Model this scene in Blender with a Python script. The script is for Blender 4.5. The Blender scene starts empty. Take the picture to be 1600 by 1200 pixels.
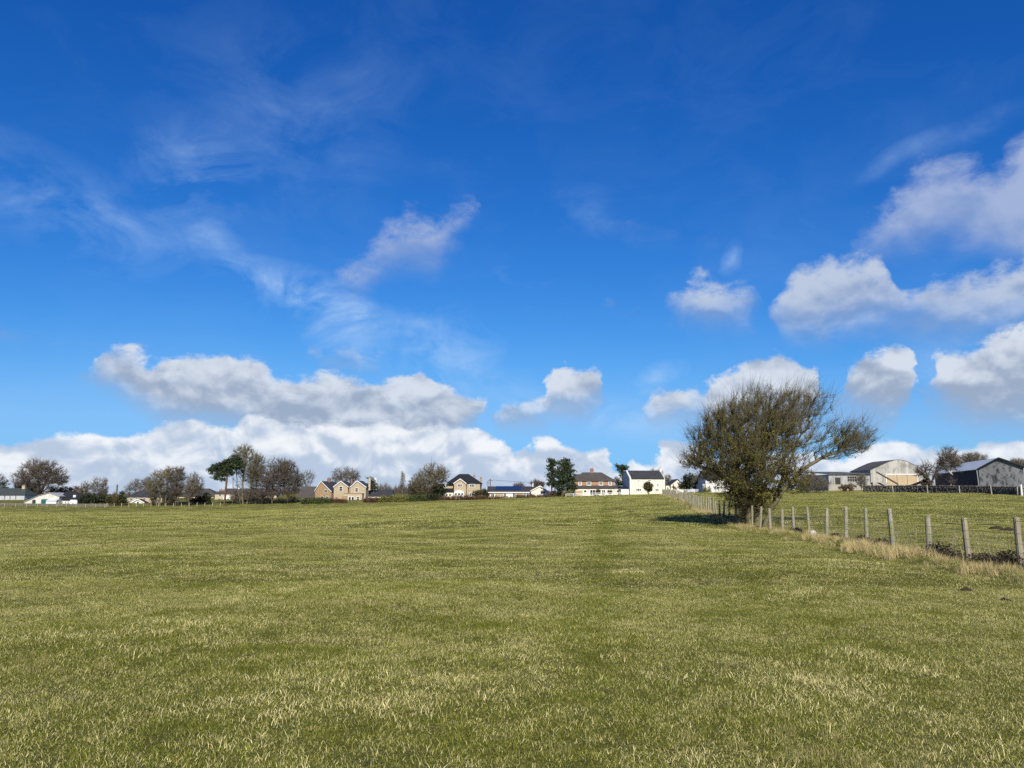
import bpy, math, random
import numpy as np
from mathutils import Vector, Matrix

# ------------------------------------------------------------------ camera
sc = bpy.context.scene
F = 1202.0                      # focal length in photo pixels (26 mm equivalent phone lens)
TH = math.atan(177.0 / F)       # the phone is tipped up a little
EYE = 1.6
cam_d = bpy.data.cameras.new('camera')
cam = bpy.data.objects.new('camera', cam_d)
sc.collection.objects.link(cam)
cam.location = (0, 0, EYE)
cam.rotation_euler = (math.pi / 2 + TH, 0, 0)
cam_d.sensor_width = 36.0
cam_d.lens = 36.0 * F / 1600.0
cam_d.clip_end = 9000
cam_d.clip_start = 0.05
sc.camera = cam

CT, ST = math.cos(TH), math.sin(TH)
def ray(px, py):
    a = (px - 800.0) / F; b = (600.0 - py) / F
    return a, CT - b * ST, ST + b * CT
def W(px, py, Y):
    x, y, z = ray(px, py)
    return Vector((x / y * Y, Y, EYE + z / y * Y))
def azel(px, py):
    x, y, z = ray(px, py)
    return math.degrees(math.atan2(x, y)), math.degrees(math.atan2(z, math.hypot(x, y)))

# ------------------------------------------------------------------ light
SUN_EL, SUN_AZ = 34.0, 172.0    # azimuth clockwise from the view direction: behind the camera, a little right
sd = bpy.data.lights.new('sun', 'SUN')
sd.energy = 5.0
sd.angle = math.radians(0.53)
sd.color = (1.0, 0.92, 0.79)
sun = bpy.data.objects.new('sun', sd)
sc.collection.objects.link(sun)
_s = Vector((math.sin(math.radians(SUN_AZ)) * math.cos(math.radians(SUN_EL)),
             math.cos(math.radians(SUN_AZ)) * math.cos(math.radians(SUN_EL)),
             math.sin(math.radians(SUN_EL))))
sun.rotation_euler = (-_s).to_track_quat('-Z', 'Y').to_euler()
sun.location = (30, -60, 60)

vs = sc.view_settings
vs.view_transform = 'Standard'; vs.look = 'None'; vs.gamma = 1.0; vs.exposure = 0.4
vs.use_curve_mapping = False
sc.cycles.use_denoising = False
sc.cycles.max_bounces = 5
sc.cycles.diffuse_bounces = 3
sc.cycles.transparent_max_bounces = 8

# ------------------------------------------------------------------ node expression helper
class S:
    """a socket with arithmetic: every operation adds one Math node"""
    def __init__(s, t, k): s.t, s.k = t, k
    def op(s, o, b=None, c=None, clamp=False):
        n = s.t.nodes.new('ShaderNodeMath'); n.operation = o; n.use_clamp = clamp
        for i, v in enumerate((s, b, c)):
            if v is None: continue
            if isinstance(v, S): s.t.links.new(v.k, n.inputs[i])
            else: n.inputs[i].default_value = v
        return S(s.t, n.outputs[0])
    def __add__(s, b): return s.op('ADD', b)
    __radd__ = __add__
    def __mul__(s, b): return s.op('MULTIPLY', b)
    __rmul__ = __mul__
    def __sub__(s, b): return s.op('SUBTRACT', b)
    def __rsub__(s, b): return (s * -1.0) + b
    def __truediv__(s, b): return s.op('DIVIDE', b)
    def clamp(s): return s.op('ADD', 0.0, clamp=True)
    def min(s, b): return s.op('MINIMUM', b)
    def max(s, b): return s.op('MAXIMUM', b)
    def smooth(s, lo, hi):
        n = s.t.nodes.new('ShaderNodeMapRange'); n.interpolation_type = 'SMOOTHSTEP'
        s.t.links.new(s.k, n.inputs[0])
        n.inputs[1].default_value = lo; n.inputs[2].default_value = hi
        n.inputs[3].default_value = 0; n.inputs[4].default_value = 1
        return S(s.t, n.outputs[0])
def vmul(t, sock, v, add=(0, 0, 0)):
    n = t.nodes.new('ShaderNodeVectorMath'); n.operation = 'MULTIPLY_ADD'
    t.links.new(sock, n.inputs[0]); n.inputs[1].default_value = v; n.inputs[2].default_value = add
    return n.outputs[0]
def noise(t, vec, scale, detail=4, rough=0.55, dist=0.0, lac=2.0):
    n = t.nodes.new('ShaderNodeTexNoise'); n.inputs['Scale'].default_value = scale
    n.inputs['Detail'].default_value = detail; n.inputs['Roughness'].default_value = rough
    n.inputs['Distortion'].default_value = dist; n.inputs['Lacunarity'].default_value = lac
    t.links.new(vec, n.inputs['Vector'])
    return S(t, n.outputs['Fac'])
def mixc(t, fac, a, b, mode='MIX'):
    n = t.nodes.new('ShaderNodeMix'); n.data_type = 'RGBA'; n.blend_type = mode
    if isinstance(fac, S): t.links.new(fac.k, n.inputs[0])
    else: n.inputs[0].default_value = fac
    for i, v in ((6, a), (7, b)):
        if isinstance(v, (tuple, list)): n.inputs[i].default_value = (*v[:3], 1)
        else: t.links.new(v, n.inputs[i])
    return n.outputs[2]

# ------------------------------------------------------------------ sky and clouds
world = bpy.data.worlds.new('World'); sc.world = world
world.use_nodes = True
wt = world.node_tree; wt.nodes.clear()
wo = wt.nodes.new('ShaderNodeOutputWorld'); bg = wt.nodes.new('ShaderNodeBackground')
SKY_STRENGTH = 0.076
bg.inputs[1].default_value = SKY_STRENGTH
wt.links.new(bg.outputs[0], wo.inputs[0])
sky = wt.nodes.new('ShaderNodeTexSky'); sky.sky_type = 'NISHITA'; sky.sun_disc = False
sky.sun_elevation = math.radians(SUN_EL); sky.sun_rotation = math.radians(SUN_AZ)
sky.altitude = 200; sky.air_density = 1.0; sky.dust_density = 0.1; sky.ozone_density = 3.0
# the phone renders clear sky deep and saturated: steepen the sky's own contrast
gm = wt.nodes.new('ShaderNodeGamma'); gm.inputs[1].default_value = 1.0
def sky_grade(sock):
    sep = wt.nodes.new('ShaderNodeSeparateColor'); wt.links.new(sock, sep.inputs[0])
    r, g, b = (S(wt, sep.outputs[i]) for i in range(3))
    r, g, b = ((c.op('POWER', k[0]) * k[1]).op('SMOOTH_MIN', k[2], k[2] * 0.5) for c, k in ((r, GR), (g, GG), (b, GB)))
    cb = wt.nodes.new('ShaderNodeCombineColor')
    for i, c in enumerate((r, g, b)): wt.links.new(c.k, cb.inputs[i])
    return cb.outputs[0]
GR, GG, GB = (2.0, 0.098, 2.3), (1.2, 0.52, 5.5), (0.88, 1.52, 10.0)
blue = sky_grade(sky.outputs[0])

tcw = wt.nodes.new('ShaderNodeTexCoord')
dirv = tcw.outputs['Generated']
sx = wt.nodes.new('ShaderNodeSeparateXYZ'); wt.links.new(dirv, sx.inputs[0])
dx, dy, dz = (S(wt, sx.outputs[i]) for i in range(3))
AZR = 45.0
az = dx.op('ARCTAN2', dy) * (180 / math.pi)
warp = noise(wt, dirv, 13.0, 5, 0.55, 0.0) - 0.5                   # ragged cloud flanks
azf = (az + warp * 5.5 + AZR).op('PINGPONG', 2 * AZR) * (1 / (2 * AZR))          # the cloud field folds on round the horizon
el = dz.op('ARCSINE') * (180 / math.pi)
EMAX = 40.0
def fcurve(pts):
    n = wt.nodes.new('ShaderNodeFloatCurve'); c = n.mapping.curves[0]
    pts = sorted(pts)
    for i, (x, y) in enumerate(pts):
        if i == 0: p = c.points[0]; p.location = (x, y)
        elif i == len(pts) - 1: p = c.points[-1]; p.location = (x, y)
        else: c.points.new(x, y)
    for p in c.points: p.handle_type = 'AUTO_CLAMPED'
    n.mapping.update()
    wt.links.new(azf.k, n.inputs[1])
    return S(wt, n.outputs[0])
def layer_curves(rows):
    """rows: (photo x, y of cloud top, y of cloud base) -> two curves over azimuth, in degrees of elevation"""
    T, B = [], []
    for px, t, b in rows:
        a, et = azel(px, t); _, eb = azel(px, b)
        if t >= b: et, eb = (et + eb) / 2 - 0.8, (et + eb) / 2 + 0.8
        x = (a + AZR) / (2 * AZR)
        T.append((x, (et + 5) / (EMAX + 5))); B.append((x, (eb + 5) / (EMAX + 5)))
    for L in (T, B):
        L.sort(); L.insert(0, (0.0, L[0][1])); L.append((1.0, L[-1][1]))
    return fcurve(T) * (EMAX + 5) - 5.0, fcurve(B) * (EMAX + 5) - 5.0
vlow = vmul(wt, dirv, (1, 1, 1.7))
n_big = noise(wt, vlow, 9.0, 8, 0.56, 0.15) - 0.5       # cloud outline
n_fine = noise(wt, vmul(wt, dirv, (1, 1, 1.6)), 28.0, 8, 0.64, 0.25) - 0.5
r0 = noise(wt, vmul(wt, dirv, (1, 1, 1.35)), 15.0, 5, 0.5, 0.25)
r1 = noise(wt, vmul(wt, dirv, (1, 1, 1.35), (0.004, 0, 0.016)), 15.0, 5, 0.5, 0.25)
relief = (r0 - r1) * 4.0                            # billows lit from the sun's side
def layer(rows, amp, soft_t, soft_b, opac, grey, white, base_bias, relief_k, nb=0.9, fat=0.3):
    T, B = layer_curves(rows)
    T = T + fat; B = B - fat * 2.0
    up = T - el + n_big * amp + n_fine * (amp * 0.75)
    dn = el - B + n_big * (amp * 0.7) + n_fine * (amp * 0.45)
    a = up.smooth(-soft_t * 0.35, soft_t) * dn.smooth(-soft_b * 0.35, soft_b)
    h = (el - B) / ((T - B).max(0.8))
    lit = (h * 1.0 + relief * relief_k + n_big * nb + base_bias).smooth(0.05, 1.0)
    return (a * opac).clamp(), mixc(wt, lit, grey, white)
K = 10.0
def c3(r, g, b): return (r * K, g * K, b * K)
LOW = [(-400,690,900),(0,702,900),(50,686,900),(110,683,900),(160,690,900),(220,675,900),(270,661,900),(310,655,900),(350,668,900),(390,651,900),
       (450,655,900),(520,664,900),(600,668,900),(660,668,900),(740,672,900),(780,690,900),(812,706,900),(832,692,900),(850,684,900),
       (868,696,900),(900,704,900),(930,703,900),(952,722,900),(972,744,900),(992,724,900),(1012,728,900),(1030,716,900),(1050,691,900),(1075,690,900),
       (1110,712,900),(1200,705,900),(1300,712,900),(1370,688,900),(1410,689,900),(1450,700,900),(1490,702,900),(1530,697,900),(1560,692,900),(1600,699,900),(2000,690,900)]
MID = [(-400,620,600),(-100,600,590),(130,600,570),(158,576,582),(172,557,592),(200,556,612),(240,569,640),(270,560,655),(330,562,664),(380,562,668),(420,576,680),
       (450,590,705),(500,588,725),(540,590,730),(600,604,730),(650,584,720),(690,600,700),(720,618,672),(745,632,656),(760,646,636),
       (783,642,656),(815,633,660),(848,634,652),(868,604,634),(890,583,640),(920,580,638),(945,592,622),(960,620,600),(1005,640,610),
       (1028,636,646),(1045,620,655),(1075,614,655),(1100,618,650),(1120,600,680),(1150,578,690),(1200,561,690),(1240,567,690),
       (1275,584,660),(1293,626,614),(1310,592,628),(1335,570,650),(1365,552,655),(1395,555,650),(1413,575,630),(1426,606,596),
       (1440,580,624),(1480,560,650),(1530,545,660),(1570,530,657),(1600,524,655),(2000,520,660)]
HIGH = [(-400,480,450),(480,560,545),(506,545,556),(530,547,563),(555,555,567),(572,563,570),(602,562,569),(620,575,555),(800,500,470),(1030,490,465),(1066,452,480),(1090,443,508),
        (1120,446,511),(1150,441,499),(1180,437,462),(1196,480,470),(1208,478,500),(1230,455,519),(1270,425,524),(1310,410,520),(1350,400,516),(1385,406,510),
        (1412,448,506),(1450,438,516),(1500,428,520),(1550,418,510),(1600,400,500),(2000,380,500)]
TOP = [(-400,300,250),(515,440,420),(540,424,440),(572,396,430),(596,376,412),(620,352,410),(650,345,414),(680,350,414),(710,336,392),(735,336,364),(760,380,330),(1000,380,330),
       (1310,410,380),(1350,376,400),(1380,344,396),(1420,300,390),(1460,270,386),(1500,262,392),(1530,268,402),(1560,272,412),(1578,254,420),(1600,236,430),(2000,200,430)]
layers = [
    layer(TOP, 5.0, 1.9, 3.6, 0.8, c3(.25,.36,.62), c3(.44,.52,.72), 0.15, 0.5),
    layer(HIGH, 4.8, 1.2, 3.4, 0.88, c3(.27,.37,.57), c3(.56,.63,.75), 0.10, 0.7),
    layer(MID, 3.6, 0.6, 2.6, 0.93, c3(.34,.41,.54), c3(.70,.75,.83), -0.16, 0.8, 1.1),
    layer(LOW, 2.2, 0.36, 1.0, 0.98, c3(.48,.58,.74), c3(.90,.93,.97), -0.42, 0.9, 0.5, 0.1),
]
# thin high streaks: wind-drawn noise inside a few broad patches
stre = noise(wt, vmul(wt, dirv, (1.0, 1.0, 1.9)), 8.0, 8, 0.62, 0.6)
patch = noise(wt, dirv, 2.3, 2, 0.5, 0.0)
def blob(px, py, rx, ry, rot=0.0):
    a, e = azel(px, py)
    m = wt.nodes.new('ShaderNodeMapping'); m.vector_type = 'TEXTURE'
    m.inputs['Location'].default_value = (a, e, 0)
    m.inputs['Rotation'].default_value = (0, 0, math.radians(rot))
    m.inputs['Scale'].default_value = (rx / 22.0, ry / 22.0, 1)
    wt.links.new(azel_vec, m.inputs['Vector'])
    g = wt.nodes.new('ShaderNodeTexGradient'); g.gradient_type = 'SPHERICAL'
    wt.links.new(m.outputs[0], g.inputs[0])
    return S(wt, g.outputs['Fac'])
cv = wt.nodes.new('ShaderNodeCombineXYZ')
wt.links.new((azf * (2 * AZR) - AZR).k, cv.inputs[0]); wt.links.new(el.k, cv.inputs[1])
azel_vec = cv.outputs[0]
wis = None
for b, wgt in ((blob(300,280,100,100), .5), (blob(330,375,70,40,-25), .6), (blob(110,330,230,80,-18), .45), (blob(450,450,140,45,-10), 1.0),
               (blob(540,500,90,60,-30), 1.2), (blob(690,545,130,90,-20), .8), (blob(440,190,260,150,20), .16), (blob(845,437,80,22,-10), .7),
               (blob(1150,402,22,34,-30), .5), (blob(1405,245,80,18,20), .3), (blob(1505,205,100,22,12), .2), (blob(830,610,160,40,-8), .7),
               (blob(960,650,150,40,-10), .9), (blob(1040,590,50,30,20), .8), (blob(925,330,70,50,-20), .25), (blob(1480,560,200,60,10), .5)):
    wis = b * wgt if wis is None else wis + b * wgt
wfac = (wis * (stre - 0.41).max(0.0) * 3.4 * (n_fine + 0.8) + (stre * patch - 0.22).max(0.0) * 0.25).min(0.5)
col = mixc(wt, wfac, blue, c3(.46, .66, .95))
for a, c in layers:
    col = mixc(wt, a, col, c)
wt.links.new(col, bg.inputs[0])
world.cycles.sampling_method = 'MANUAL'; world.cycles.sample_map_resolution = 512

# ================================================================== helpers
C = sc.collection
MESHES = {}
def obj(name, me, mat=None, parent=None):
    o = bpy.data.objects.new(name, me)
    C.objects.link(o)
    if mat is not None and me is not None and len(me.materials) == 0: me.materials.append(mat)
    if parent is not None: o.parent = parent
    return o
def tag(o, label=None, cat=None, group=None, kind=None):
    if label: o['label'] = label
    if cat: o['category'] = cat
    if group: o['group'] = group
    if kind: o['kind'] = kind
    return o
def empty(name, loc, rz=0.0, label=None, cat=None, group=None):
    o = bpy.data.objects.new(name, None); C.objects.link(o)
    o.empty_display_size = 0.3
    o.location = loc; o.rotation_euler = (0, 0, rz)
    return tag(o, label, cat, group)
def np_mesh(name, V, Fc, attrs=None, smooth=False):
    """V (n,3), Fc (m,k) arrays -> mesh"""
    me = bpy.data.meshes.new(name)
    V = np.asarray(V, np.float32); Fc = np.asarray(Fc, np.int32)
    k = Fc.shape[1]; m = len(Fc)
    me.vertices.add(len(V)); me.vertices.foreach_set('co', V.ravel())
    me.loops.add(m * k); me.loops.foreach_set('vertex_index', Fc.ravel())
    me.polygons.add(m)
    me.polygons.foreach_set('loop_start', np.arange(0, m * k, k, dtype=np.int32))
    if smooth: me.polygons.foreach_set('use_smooth', np.ones(m, bool))
    for an, (dom, typ, data) in (attrs or {}).items():
        at = me.attributes.new(an, typ, dom)
        at.data.foreach_set('value' if typ == 'FLOAT' else 'vector', np.asarray(data, np.float32).ravel())
    me.update(calc_edges=True)
    return me
class MB:
    """collects boxes, prisms and tubes into one mesh"""
    def __init__(s): s.v, s.f = [], []
    def add(s, vs_, fs):
        o = len(s.v); s.v += [tuple(p) for p in vs_]; s.f += [tuple(i + o for i in f) for f in fs]; return s
    def box(s, x0, x1, y0, y1, z0, z1):
        return s.add([(x0,y0,z0),(x1,y0,z0),(x1,y1,z0),(x0,y1,z0),(x0,y0,z1),(x1,y0,z1),(x1,y1,z1),(x0,y1,z1)],
                     [(0,3,2,1),(4,5,6,7),(0,1,5,4),(1,2,6,5),(2,3,7,6),(3,0,4,7)])
    def prism_y(s, poly, y0, y1):           # polygon in x,z pushed along y
        n = len(poly)
        v = [(x, y0, z) for x, z in poly] + [(x, y1, z) for x, z in poly]
        return s.add(v, [tuple(range(n)), tuple(range(2*n-1, n-1, -1))] + [(i, i+n, (i+1)%n+n, (i+1)%n) for i in range(n)])
    def prism_x(s, poly, x0, x1):           # polygon in y,z pushed along x
        n = len(poly)
        v = [(x0, y, z) for y, z in poly] + [(x1, y, z) for y, z in poly]
        return s.add(v, [tuple(range(n-1, -1, -1)), tuple(range(n, 2*n))] + [(i, (i+1)%n, (i+1)%n+n, i+n) for i in range(n)])
    def slab(s, a, b, c, d, t):             # quad a b c d (counter-clockwise from outside) with thickness t
        a, b, c, d = map(Vector, (a, b, c, d)); n = (b - a).cross(d - a).normalized() * t
        return s.add([a, b, c, d, a - n, b - n, c - n, d - n], [(0,1,2,3),(7,6,5,4),(0,4,5,1),(1,5,6,2),(2,6,7,3),(3,7,4,0)])
    def tube(s, pts, rad, n=8, cap=True):
        pts = [Vector(p) for p in pts]; rings = []
        if not isinstance(rad, (list, tuple)): rad = [rad] * len(pts)
        o = len(s.v)
        for i, p in enumerate(pts):
            d = (pts[min(i+1, len(pts)-1)] - pts[max(i-1, 0)]).normalized()
            u = d.cross(Vector((0, 1, 0)) if abs(d.y) < 0.9 else Vector((1, 0, 0))).normalized(); w = d.cross(u)
            s.v += [tuple(p + (u * math.cos(2*math.pi*k/n) + w * math.sin(2*math.pi*k/n)) * rad[i]) for k in range(n)]
        for i in range(len(pts) - 1):
            for k in range(n):
                a = o + i*n + k; b = o + i*n + (k+1) % n
                s.f.append((a, b, b + n, a + n))
        if cap:
            s.f.append(tuple(o + k for k in range(n-1, -1, -1)))
            s.f.append(tuple(o + (len(pts)-1)*n + k for k in range(n)))
        return s
    def mesh(s, name):
        me = bpy.data.meshes.new(name); me.from_pydata(s.v, [], s.f); me.update(); return me
    def build(s, name, mat, parent=None):
        return obj(name, s.mesh(name), mat, parent)

# ------------------------------------------------------------------ materials
def mat_base(name):
    m = bpy.data.materials.new(name); m.use_nodes = True
    t = m.node_tree; p = t.nodes['Principled BSDF']
    p.inputs['Specular IOR Level'].default_value = 0.25
    return m, t, p
def bump(t, p, h, strength=0.5, dist=0.05):
    b = t.nodes.new('ShaderNodeBump'); b.inputs['Strength'].default_value = strength; b.inputs['Distance'].default_value = dist
    t.links.new(h.k, b.inputs['Height']); t.links.new(b.outputs[0], p.inputs['Normal'])
def ocoord(t): return t.nodes.new('ShaderNodeTexCoord').outputs['Object']
def wpos(t): return t.nodes.new('ShaderNodeNewGeometry').outputs['Position']
def mottled(name, a, b, scale=1.5, rough=0.85, stain=None, bmp=0.3, stretch=(1,1,1), world=False):
    m, t, p = mat_base(name)
    v = vmul(t, wpos(t) if world else ocoord(t), stretch)
    n1 = noise(t, v, scale, 6, 0.6); n2 = noise(t, v, scale * 9, 3, 0.6)
    c = mixc(t, (n1 * 1.6 + n2 * 0.8 - 0.7).clamp(), a, b)
    if stain: c = mixc(t, (noise(t, v, scale * 0.4, 5, 0.7) - 0.5).smooth(0.02, 0.2), c, stain)
    t.links.new(c, p.inputs['Base Color']); p.inputs['Roughness'].default_value = rough
    bump(t, p, n2, bmp, 0.03)
    return m
def masonry(name, cols, mortar, bw, bh, mortar_size=0.02):
    m, t, p = mat_base(name)
    g = t.nodes.new('ShaderNodeNewGeometry'); oc = ocoord(t)
    sp = t.nodes.new('ShaderNodeSeparateXYZ'); t.links.new(oc, sp.inputs[0])
    cb = t.nodes.new('ShaderNodeCombineXYZ')
    t.links.new((S(t, sp.outputs[0]) + S(t, sp.outputs[1])).k, cb.inputs[0]); t.links.new(sp.outputs[2], cb.inputs[1])
    br = t.nodes.new('ShaderNodeTexBrick'); t.links.new(cb.outputs[0], br.inputs['Vector'])
    br.inputs['Color1'].default_value = (*cols[0], 1); br.inputs['Color2'].default_value = (*cols[1], 1)
    br.inputs['Mortar'].default_value = (*mortar, 1); br.inputs['Scale'].default_value = 1.0
    br.inputs['Brick Width'].default_value = bw; br.inputs['Row Height'].default_value = bh
    br.inputs['Mortar Size'].default_value = mortar_size; br.inputs['Bias'].default_value = -0.2
    n1 = noise(t, oc, 0.7, 5, 0.6)
    c = mixc(t, (n1 * 1.4 - 0.35).clamp() * 0.6, br.outputs['Color'], cols[2], 'MIX')
    t.links.new(c, p.inputs['Base Color']); p.inputs['Roughness'].default_value = 0.9
    bump(t, p, S(t, br.outputs['Fac']) * -1.0 + n1 * 0.3, 0.6, 0.02)
    return m
def roofing(name, a, b, course=0.28, rough=0.7):
    m, t, p = mat_base(name)
    oc = ocoord(t); sp = t.nodes.new('ShaderNodeSeparateXYZ'); t.links.new(oc, sp.inputs[0])
    cb = t.nodes.new('ShaderNodeCombineXYZ')
    t.links.new((S(t, sp.outputs[0]) + S(t, sp.outputs[1]) * 0.3).k, cb.inputs[0]); t.links.new(sp.outputs[2], cb.inputs[1])
    br = t.nodes.new('ShaderNodeTexBrick'); t.links.new(cb.outputs[0], br.inputs['Vector'])
    br.inputs['Color1'].default_value = (*a, 1); br.inputs['Color2'].default_value = (*b, 1)
    br.inputs['Mortar'].default_value = (a[0]*.5, a[1]*.5, a[2]*.5, 1); br.inputs['Scale'].default_value = 1
    br.inputs['Brick Width'].default_value = 0.32; br.inputs['Row Height'].default_value = course * 0.6; br.inputs['Mortar Size'].default_value = 0.012
    n1 = noise(t, oc, 0.5, 5, 0.65)
    c = mixc(t, (n1 * 2.0 - 0.7).clamp() * 0.5, br.outputs['Color'], (b[0]*1.5, b[1]*1.5, b[2]*1.4))
    t.links.new(c, p.inputs['Base Color']); p.inputs['Roughness'].default_value = rough
    bump(t, p, S(t, br.outputs['Fac']) * -1.0, 0.5, 0.02)
    return m
def foliage(name, a, b, rough=0.7, trans=0.15):
    m, t, p = mat_base(name)
    g = t.nodes.new('ShaderNodeNewGeometry')
    r = S(t, g.outputs['Random Per Island'])
    n1 = noise(t, g.outputs['Position'], 0.9, 3, 0.6)
    c = mixc(t, (r * 0.7 + n1 * 1.2 - 0.45).clamp(), a, b)
    t.links.new(c, p.inputs['Base Color']); p.inputs['Roughness'].default_value = rough
    if trans:
        tr = t.nodes.new('ShaderNodeBsdfTranslucent'); t.links.new(c, tr.inputs[0])
        mx = t.nodes.new('ShaderNodeMixShader'); mx.inputs[0].default_value = trans
        out = t.nodes['Material Output']
        t.links.new(p.outputs[0], mx.inputs[1]); t.links.new(tr.outputs[0], mx.inputs[2]); t.links.new(mx.outputs[0], out.inputs[0])
    return m
def bark(name, a, b):
    return mottled(name, a, b, 2.5, 0.9, None, 0.6, (1, 1, 0.35), world=True)
def glass(name, col=(0.02, 0.025, 0.03)):
    m, t, p = mat_base(name)
    p.inputs['Base Color'].default_value = (*col, 1); p.inputs['Roughness'].default_value = 0.08
    p.inputs['Specular IOR Level'].default_value = 0.5
    return m
def boards(name, a, b, width=0.25, stain=(0.1, 0.1, 0.1), amount=0.5, sscale=0.9):
    """vertical cladding, each sheet or board a shade of its own, with run-down weathering"""
    m, t, p = mat_base(name)
    oc = ocoord(t); sp = t.nodes.new('ShaderNodeSeparateXYZ'); t.links.new(oc, sp.inputs[0])
    u = (S(t, sp.outputs[0]) + S(t, sp.outputs[1])) / width
    fl = u.op('FLOOR')
    wn = t.nodes.new('ShaderNodeTexWhiteNoise'); wn.noise_dimensions = '1D'; t.links.new(fl.k, wn.inputs['W'])
    runs = noise(t, vmul(t, oc, (1.2, 1.2, 0.22)), 2.2, 6, 0.65)
    c = mixc(t, (S(t, wn.outputs[0]) * 0.7 + runs * 0.9 - 0.3).clamp(), a, b)
    c = mixc(t, (noise(t, vmul(t, oc, (1, 1, 0.6)), sscale, 7, 0.7) - 0.5).smooth(-0.02, 0.10) * amount, c, stain)
    t.links.new(c, p.inputs['Base Color']); p.inputs['Roughness'].default_value = 0.75
    fr = u.op('FRACT'); groove = (fr - 0.5).op('ABSOLUTE').smooth(0.40, 0.5) * -1.0
    bump(t, p, groove, 0.6, 0.02)
    return m
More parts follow.
